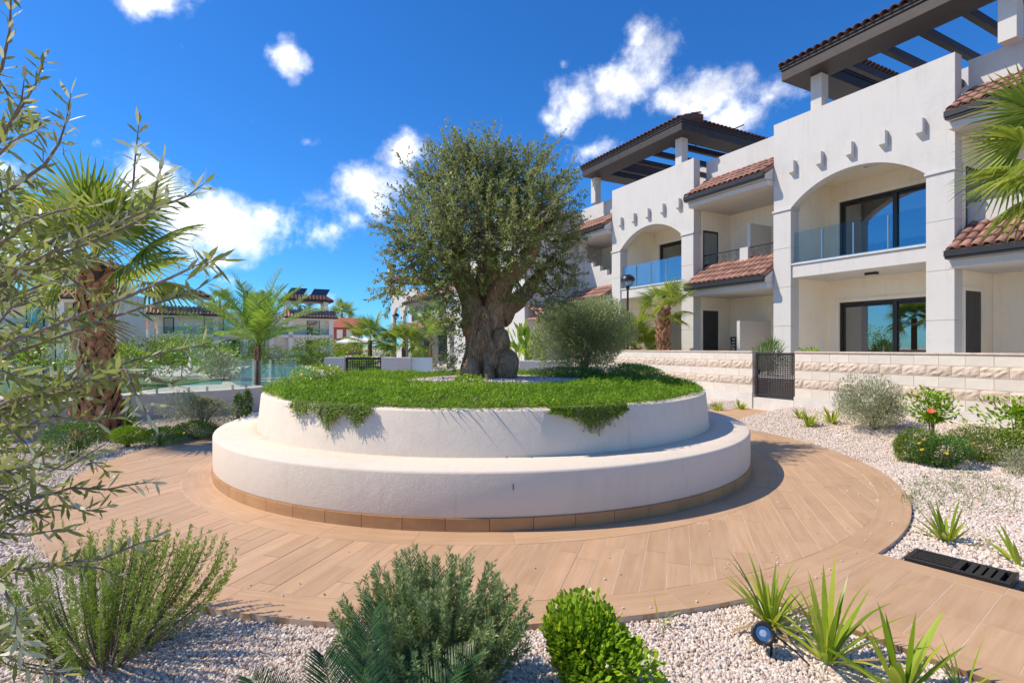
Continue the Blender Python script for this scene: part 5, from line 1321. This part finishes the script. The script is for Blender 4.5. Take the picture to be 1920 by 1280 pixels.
# ---------------------------------------------------------------- right-hand bed
def gz(p): return Vector((p.x, p.y, gh(p.x, p.y)))
def GG(px, py):
    p = G(px, py)
    for _ in range(8): p = G(px, py, gh(p.x, p.y))
    return p
shrub('silver_bush', 'silver-grey bush before the block wall, right of the perforated gate', GG(1640, 805), .62, .55, .78, 11000, .05, .014, 'silver_leaf', 'bush', seed=11, up=.9, amp=.35, inner=.25, stem_n=18)
hb = shrub('hibiscus', 'small hibiscus with orange flowers on a thin stem before the block wall', GG(1748, 832), .27, .24, .62, 1000, .07, .036, 'bright_leaf', 'shrub', seed=12, amp=.35, inner=.2, stem_n=6, flowers=5, fl_mat='petal_orange', rise=.16)
shrub('hibiscus', 'yellow-green shrub at the right edge beside the flowering mounds', GG(1905, 862), .36, .3, .78, 900, .075, .036, 'bright_leaf', 'shrub', seed=13, amp=.35, inner=.2, rise=.1)
shrub('flowering_mound', 'dark green mound with yellow flowers under the hibiscus, leftmost of three', GG(1712, 866), .31, .28, .40, 5200, .034, .012, 'hedge_leaf', 'plant', 'yellow-flowered mounds', seed=14, flowers=8)
shrub('flowering_mound', 'dark green mound with yellow flowers under the hibiscus, middle of three', GG(1762, 876), .36, .30, .38, 5600, .034, .012, 'dark_shrub_leaf', 'plant', 'yellow-flowered mounds', seed=15, flowers=8)
shrub('flowering_mound', 'broad green mound with few yellow flowers right of the hibiscus', GG(1850, 866), .46, .36, .42, 6800, .034, .012, 'hedge_leaf', 'plant', 'yellow-flowered mounds', seed=16, flowers=5)
shrub('silver_bush', 'low silvery tuft at the right edge under the yellow-green shrub', GG(1930, 892), .3, .25, .3, 1800, .04, .01, 'silver_leaf', 'plant', seed=17, inner=.3)
for i, (px, py, n_, L_, lab) in enumerate(((1518, 800, 26, .30, 'yellow-green grassy clump beside the gate path, front one'), (1560, 795, 24, .32, 'yellow-green grassy clump beside the gate path, next to silver bush'), (1500, 785, 16, .22, 'small reddish-tipped grassy clump at the gate path corner'),
        (1345, 772, 20, .28, 'strappy green clump left of the gate path by the wall'), (1388, 770, 20, .28, 'strappy green clump left of the gate path next to the gate'))):
    clump('grass_clump', lab, GG(px, py), n_ + 14, (L_ * .9, L_ * 1.5), .03, 40 + i, spread=(.2, 1.1), group='grassy clumps near the gate', dry=2)
clump('strap_plant', 'bright yellow-green rosette plant right of the paved circle', GG(1775, 1015), 34, (.26, .42), .028, 50, spread=(.15, 1.25), bend=(.1, .7), dry=3)
clump('strap_plant', 'green strappy plant at the right edge beside the drain grates', GG(1915, 1062), 26, (.26, .42), .028, 51, spread=(.3, 1.25), bend=(.3, .9), dry=2)
clump('strap_plant', 'brown-tipped strappy plant behind the garden spotlight', G(1445, 1168), 56, (.26, .46), .019, 52, spread=(.15, 1.35), bend=(.3, 1.3), dry=9)
clump('strap_plant', 'tall yellow-green strappy plant right of the garden spotlight', G(1550, 1232), 30, (.34, .58), .027, 53, spread=(.08, 1.3), bend=(.1, 1.0), dry=2)
clump('strap_plant', 'broad-leaved strappy plant at the bottom right by the path', G(1690, 1290), 18, (.32, .50), .036, 54, spread=(.1, 1.1), bend=(.1, .5), dry=0)
clump('strap_plant', 'thin grassy tuft at the path edge in the bottom right corner', G(1805, 1290), 16, (.12, .28), .009, 55, spread=(.2, 1.3), bend=(.4, 1.2), dry=0)
clump('strap_plant', 'thin grassy weed at the circle edge above the bright green shrub', G(1237, 1160), 12, (.08, .16), .007, 56, spread=(.3, 1.3), bend=(.4, 1.2), dry=0)
# sparse weeds in the gravel
n_ = 620; cx_ = rng.uniform(1700, 1915, 80); cy_ = rng.uniform(885, 965, 80); PP = []; DD = []
for a_, b_ in zip(cx_, cy_):
    p = GG(a_, b_)
    for k in range(9): PP.append((p.x + rng.normal() * .03, p.y + rng.normal() * .03, p.z)); DD.append(rdir(1)[0] * .75 + np.array([0, 0, .9]))
stuff(tag(leaves('weed_grass', PP, DD, rng.uniform(.06, .17, len(PP)), .006, 'grass_leaf', bend=.4), 'thin green weeds sprouting from the gravel right of the circle', 'grass'))

# ---------------------------------------------------------------- front bed
brush_shrub('rosemary_bush', 'dense blue-green rosemary bush at the bottom centre', (-.335, 2.28, -.04), .46, .68, 320, 190, .029, .0056, 'rosemary_leaf', 61, lean=.32, core=.2)
brush_shrub('westringia_bush', 'loose yellow-green needle-leaved bush at the lower left', (G(205, 1215).x, G(205, 1215).y, -.04), .50, .66, 190, 150, .024, .0046, 'westringia_leaf', 62, lean=.5, curve=.25, droop=.05, core=.2, wind=(.12, 0))
shrub('boxleaf_bush', 'bright green round-leaved bush right of the rosemary', (.315, 2.33, -.04), .23, .21, .37, 7600, .033, .018, 'bright_leaf', 'bush', seed=63, up=.7, lumps=9, amp=.28, inner=.25, kind='lance')
CY = [feather_frond(.75, 62, .17, .0065, .35, .35, .1, 7, .006), feather_frond(.65, 56, .16, .0065, .6, .4, .15, 8, .006)]
for me in CY: me.materials.append(MATS['cycad_leaf'])
cyc = thing('cycad', 'dark green cycad fronds rising at the bottom edge before the rosemary', 'cycad', (-.50, 1.62, -.04))
MB().lathe([(.001, .12), (.06, .1), (.08, .04), (.07, 0)], 12).build('trunk', 'palm_core', cyc)
for i, (a_, e_, s_) in enumerate(((2.5, .55, .95), (2.05, .8, 1.0), (1.65, .95, .95), (1.25, .85, .95), (.75, .75, .9), (.3, .6, .95), (3.0, .5, .9), (-.3, .6, .9), (3.6, .6, .9), (-1.0, .7, .9), (4.4, .7, .9))):
    frond_obj(cyc, CY[i % 2], (0, 0, .1), a_, e_, 0, s_ * .92)

# ---------------------------------------------------------------- left bed
fan_palm('fan_palm', 'fan palm with shaggy brown trunk behind the olive shoots at left', G(183, 818) - Vector((0, 0, .05)), 2.95, .29, .17, 18, 1.3, 71, bulge=.05, elr=(-.1, 1.3), dry=1, boot_s=1.15, lean=(-.05, 0))
shrub('silver_bush', 'silver-green bush before the low curved white wall', G(380, 800), .55, .45, .72, 8000, .05, .014, 'silver_leaf', 'bush', seed=72, up=.7, amp=.35, inner=.25, stem_n=14)
for k, (px, py) in enumerate(((446, 788), (463, 784))):
    shrub('upright_shrub', ('left' if k == 0 else 'right') + ' one of two small dark upright shrubs beside the silver bush', G(px, py), .10, .1, .55 + .06 * k, 520, .06, .035, 'dark_shrub_leaf', 'shrub', 'small dark upright shrubs', seed=73 + k, amp=.3)
for k, (px, py, rx, lab) in enumerate(((240, 834, .26, 'low bright green mound by the circle edge, leftmost'), (300, 832, .34, 'low yellow-flowered green mound by the circle edge, middle'), (370, 822, .40, 'low yellow-green mound under the silver bush by the circle edge'))):
    shrub('flowering_mound', lab, G(px, py), rx, rx * .8, .26, 4000, .03, .012, ('cover_leaf', 'bright_leaf', 'hedge_leaf')[k], 'plant', 'mounds at the left circle edge', seed=76 + k, flowers=(0, 7, 4)[k])
shrub('flowering_mound', 'dark green shrub at the foot of the fan palm', G(140, 850), .4, .35, .45, 3200, .04, .018, 'dark_shrub_leaf', 'shrub', seed=79)
clump('strap_plant', 'strappy green plant right of the fan palm trunk', G(235, 815), 26, (.4, .75), .05, 80, spread=(.1, .9), bend=(.2, .9))

# ---------------------------------------------------------------- terrace plants, lamp post, far-right palm
fan_palm('fan_palm', 'young fan palm in front of the arched house, left of the dark door', BL(pt(1244, 12.6), 12.6, .7), 2.1, .20, .16, 11, .88, 81, elr=(-.1, 1.2), boot_s=1.1)
fan_palm('fan_palm', 'low bushy fan palm behind the lamp post', BL(pt(1190, 12.7), 12.7, .7), .75, .2, .16, 20, .95, 82, elr=(-.2, 1.3))
fan_palm('fan_palm', 'fan palm whose fronds reach in at the right edge', BL(pt(2010, 10.4), 10.4, .1), 4.15, .22, .16, 20, 1.05, 83, elr=(-.35, 1.2))
lp_ = BL(pt(1177, 12.3), 12.3, .65)
lamp = thing('lamp_post', 'black lamp post with globe before the arched house', 'street lamp', lp_, 0, 'black garden lamp posts')
def lamp_parts(root, h, s):
    MB().lathe([(.001, 0), (.11 * s, 0), (.11 * s, .05), (.06 * s, .12), (.05 * s, .6), (.035 * s, .62), (.035 * s, h - .1), (.07 * s, h - .06), (.07 * s, h)], 14).build('post', 'black_metal', root, smooth=True)
    MB().lathe([(.07 * s, h)] + [(.23 * s * math.sin(a), h + .19 * s - .22 * s * math.cos(a)) for a in np.linspace(.35, 1.65, 9)], 20).build('globe', 'lens_glass', root, smooth=True)
    MB().lathe([(.25 * s, h + .20 * s)] + [(.25 * s * math.cos(a), h + .21 * s + .22 * s * math.sin(a)) for a in np.linspace(0, 1.56, 8)], 20).build('cap', 'black_metal', root, smooth=True)
    MB().lathe([(.001, h), (.05 * s, h + .02), (.05 * s, h + .16 * s), (.001, h + .18 * s)], 10).build('bulb', 'lamp_glass', root)
lamp_parts(lamp, 2.95, 1.0)
for lab, px, Y, h in (('distant black lamp post left of the olive trunk', 742, 40, 3.6), ('black lamp post behind the palm trunk at the left', 104, 34, 4.2), ('slim black lamp post before the cream house beyond the pool', 383, 52, 5.0)):
    l2 = thing('lamp_post', lab, 'street lamp', ((px - 960) / 1000 * Y, Y, 0), 0, 'black garden lamp posts'); lamp_parts(l2, h, 1.0)
shrub('banana_plant', 'broad-leaved green plant between olive trunk and silvery bush', (.45, 17.8, .0), .8, .7, 2.2, 170, .55, .16, 'feather_leaf', 'plant', seed=84, up=1.0, inner=.3, kind='lance')
shrub('terrace_shrub', 'small leafy plant peeping over the block wall under the glass balcony', BL(pt(1520, 12.0), 12.0, .75), .34, .3, .75, 420, .08, .045, 'bright_leaf', 'plant', seed=85)
shrub('terrace_shrub', 'dark spiky plant behind the gate by the pillar', BL(pt(1443, 13.4), 13.4, .7), .35, .3, .95, 420, .3, .02, 'dark_shrub_leaf', 'plant', seed=86, up=.9)
# folded terrace chairs
for k in range(2):
    chh = thing('terrace_chair', ('left' if k == 0 else 'right') + ' dark slatted chair on the terrace beside the white divider', 'chair', BL(pt(1352 + 18 * k, 14.9), 14.9, .7), TA + .4 * k, 'dark slatted terrace chairs')
    for x in (0, .42):
        MB().box(x, x + .035, .0, .035, 0, .44).build('leg', 'chair_metal', chh); MB().box(x, x + .035, .4, .435, 0, .95).build('leg', 'chair_metal', chh)
    MB().box(-.01, .465, -.01, .398, .441, .47).build('seat', 'chair_metal', chh)
    chh.scale = (1.15, 1.15, 1.2)
    for z in (.55, .64, .73, .82, .91): MB().box(.036, .419, .41, .425, z, z + .045).build('slat', 'chair_metal', chh)

# ---------------------------------------------------------------- drain grates and spotlight
for k, lab in enumerate(('black slotted drain grate beside the path, nearer the circle', 'black slotted drain grate beside the path at the right edge')):
    g = thing('drain_grate', lab, 'drain grate', G(1695, 1046) + TP * (k * .60), TPA, 'black drain grates')
    g.location.z = .0
    f = MB(); L_, W_ = .56, .27
    f.box(0, L_, 0, .03, -.03, .012); f.box(0, L_, W_ - .03, W_, -.03, .012); f.box(0, .03, .031, W_ - .031, -.03, .012); f.box(L_ - .03, L_, .031, W_ - .031, -.03, .012); f.box(L_ / 2 - .02, L_ / 2 + .02, .031, W_ - .031, -.03, .012)
    f.build('grate_frame', 'dark_metal', g, bevel=.003)
    for i in range(4): z = .03 + (i + 1) * (W_ - .06) / 5; MB().box(.031, L_ / 2 - .021, z - .012, z + .012, -.025, .010).build('bar', 'dark_metal', g)
    for i in range(4): x = L_ / 2 + .02 + (i + 1) * (L_ / 2 - .05) / 5; MB().box(x - .016, x + .016, .031, W_ - .031, -.025, .010).build('bar', 'dark_metal', g)
    MB().box(.004, L_ - .004, .004, W_ - .004, -.06, -.031).build('sump', 'black_metal', g)
sp_ = G(1446, 1226, -.03)
sp = thing('garden_spotlight', 'small round black spike spotlight on the gravel', 'spotlight', sp_)
MB().tube([(0, 0, -.05), (0, 0, .07)], [.006, .008], 8).build('spike', 'black_metal', sp)
MB().box(-.03, .03, -.006, .006, .06, .075).build('bracket', 'black_metal', sp)
hd_ = MB().lathe([(.001, -.07), (.03, -.068), (.045, -.05), (.05, -.01), (.056, 0), (.056, .014), (.038, .014), (.034, .004)], 28).build('lamp_head', 'dark_metal', sp, smooth=True)
hd_.location = (-.045, -.01, .11); hd_.rotation_euler = Vector((-.35, -1.0, .45)).to_track_quat('Z', 'Y').to_euler()
MB().lathe([(.001, .004), (.034, .004)], 24).build('reflector', 'steel', hd_); MB().lathe([(.001, .009), (.034, .0085)], 24).build('lens', 'lens_glass', hd_); MB().lathe([(.001, .0075), (.015, .0065), (.017, .005)], 16).build('emitter', 'lamp_glass', hd_)
for i in range(3): a_ = 2.1 * i + .5; MB().lathe([(.001, .017), (.004, .016), (.004, .013)], 8, .05 * math.cos(a_), .05 * math.sin(a_)).build('screw', 'steel', hd_)
MB().tube([(0, 0, .1), (.03, .01, .085), (.08, -.01, .05), (.12, -.05, .02), (.14, -.10, 0)], .0045, 6).build('cable', 'cable', sp, smooth=True)

# ---------------------------------------------------------------- pool garden plants
feather_palm('bright green multi-stemmed feather palm beside the pool, before the cream house', G(482, 722), 1.5, 26, 1.3, 91, 2, 'feather palms in the pool garden', (.45, 1.5))
feather_palm('slender feather palm left of the olive trunk before the white row', ((808 - 960) / 1000 * 27, 27, 0), 2.0, 14, 1.0, 92, 1, 'feather palms in the pool garden', (.3, 1.45))
for lab, px, Y, h, s, sd in (('small fan palm at the far white row, left one', 694, 36, 2.0, 1.35, 93), ('small fan palm at the far white row, right one', 757, 36, 1.8, 1.45, 94)):
    fan_palm('fan_palm', lab, ((px - 960) / 1000 * Y, Y, 0), h, .18, .14, 14, s, sd, 'small palms at the far white row', False, (-.1, 1.2))
for lab, px, py, Y, s, sd in (('tall distant palm crown behind the cream house roof terrace', 562, 575, 100, 2.6, 95), ('tall distant palm crown right of the cream house', 641, 588, 110, 2.4, 96), ('tall distant palm crown left of the cream house', 239, 588, 95, 2.6, 97), ('tall distant palm crown behind the middle roof terrace', 412, 567, 105, 2.6, 98)):
    c = P(px, py, Y); fan_palm('distant_palm', lab, (c.x, c.y, 0), c.z, .25, .2, 20, s, sd, 'distant palms over the roofs', False, (-.6, 1.3))
far_plants = [(575, 676, 40, 1.8, 2.0, 'hedge_leaf', 'olive-green bush before the right half of the cream house'), (607, 672, 42, 1.6, 2.2, 'bright_leaf', 'bright yellow-green bush at the right end of the cream house'), (560, 690, 42, 1.2, 1.1, 'dark_shrub_leaf', 'low dark bush at the far pool edge, left'), (590, 690, 43, 1.4, 1.2, 'hedge_leaf', 'low green bush at the far pool edge, right'),
              (655, 672, 44, 2.0, 1.6, 'bright_leaf', 'green bush below the white parasols'), (720, 665, 46, 1.3, 2.0, 'bright_leaf', 'upright yellow-green bush before the far white row'), (340, 690, 26, 1.5, 2.0, 'bright_leaf', 'yellow-green bush behind the glass fence, left of the pool'), (395, 695, 25, 1.1, 1.9, 'feather_leaf', 'broad green bush behind the glass fence beside the pool'),
              (418, 700, 23.5, .7, 1.2, 'silver_leaf', 'silvery round bush at the left pool corner'), (280, 695, 26, 1.6, 1.7, 'hedge_leaf', 'dark green bush behind the glass fence near the palm'), (90, 690, 24, 2.0, 1.9, 'bright_leaf', 'yellow-green hedge behind the palm trunk at left'), (20, 690, 24, 2.2, 1.6, 'hedge_leaf', 'green hedge at the left edge behind the olive shoots'),
              (230, 700, 20, 1.2, 1.6, 'bright_leaf', 'bright bush just right of the palm trunk'), (300, 668, 56, 3.0, 2.4, 'hedge_leaf', 'wide hedge before the left part of the cream house'), (450, 668, 54, 2.6, 1.9, 'dark_shrub_leaf', 'dark hedge before the middle of the cream house'), (500, 672, 48, 2.0, 1.5, 'hedge_leaf', 'low hedge behind the feather palm'), (685, 690, 30, .8, .9, 'bright_leaf', 'small bright bush behind the far perforated gate'), (790, 668, 30, .9, 1.4, 'hedge_leaf', 'green bush behind the frosted panel')]
for k, (px, py, Y, rx, h, mt, lab) in enumerate(far_plants):
    shrub('garden_bush', lab, ((px - 960) / 1000 * Y, Y, 0), rx, rx * .8, h, int(900 + 500 * rx), .16, .07, mt, 'bush', 'bushes of the pool garden', seed=200 + k, amp=.35, inner=.4, stem_n=5, stem_r=.02)
# white parasols
for k, (px, Y, lab) in enumerate(((662, 46, 'white open parasol at the left, behind the far gate'), (690, 50, 'white open parasol at the right, behind the far gate'))):
    u_ = thing('parasol', lab, 'parasol', ((px - 960) / 1000 * Y, Y, 0), 0, 'white parasols by the pool')
    MB().lathe([(.001, 2.45), (1.5, 1.9), (1.5, 1.75), (1.48, 1.88), (.001, 2.42)], 8).build('canopy', 'umbrella_cloth', u_); MB().tube([(0, 0, 0), (0, 0, 2.5)], .03, 8).build('pole', 'steel', u_)


# garden going on to the left of the view (it also shows in the house windows)
for k, (x, y, rx, h, mt, lab) in enumerate(((-24, 3, 2.4, 2.6, 'hedge_leaf', 'tall green hedge bush in the left garden, nearest'), (-26, 9, 2.6, 3.0, 'dark_shrub_leaf', 'tall dark hedge bush in the left garden, middle'), (-27, 15, 2.4, 2.8, 'bright_leaf', 'tall bright hedge bush in the left garden, farthest'))):
    shrub('garden_bush', lab, (x, y, 0), rx, rx * .9, h, 2200, .18, .08, mt, 'bush', 'bushes of the left garden', seed=300 + k, amp=.35, inner=.4, stem_n=5, stem_r=.02)
for k, (x, y, h, lab) in enumerate(((-22, 7, 3.2, 'fan palm of the left garden, nearer one'), (-24, 12.5, 3.8, 'fan palm of the left garden, farther one'))):
    fan_palm('fan_palm', lab, (x, y, 0), h, .25, .2, 20, 1.5, 310 + k, 'palms of the left garden', False, (-.4, 1.3))
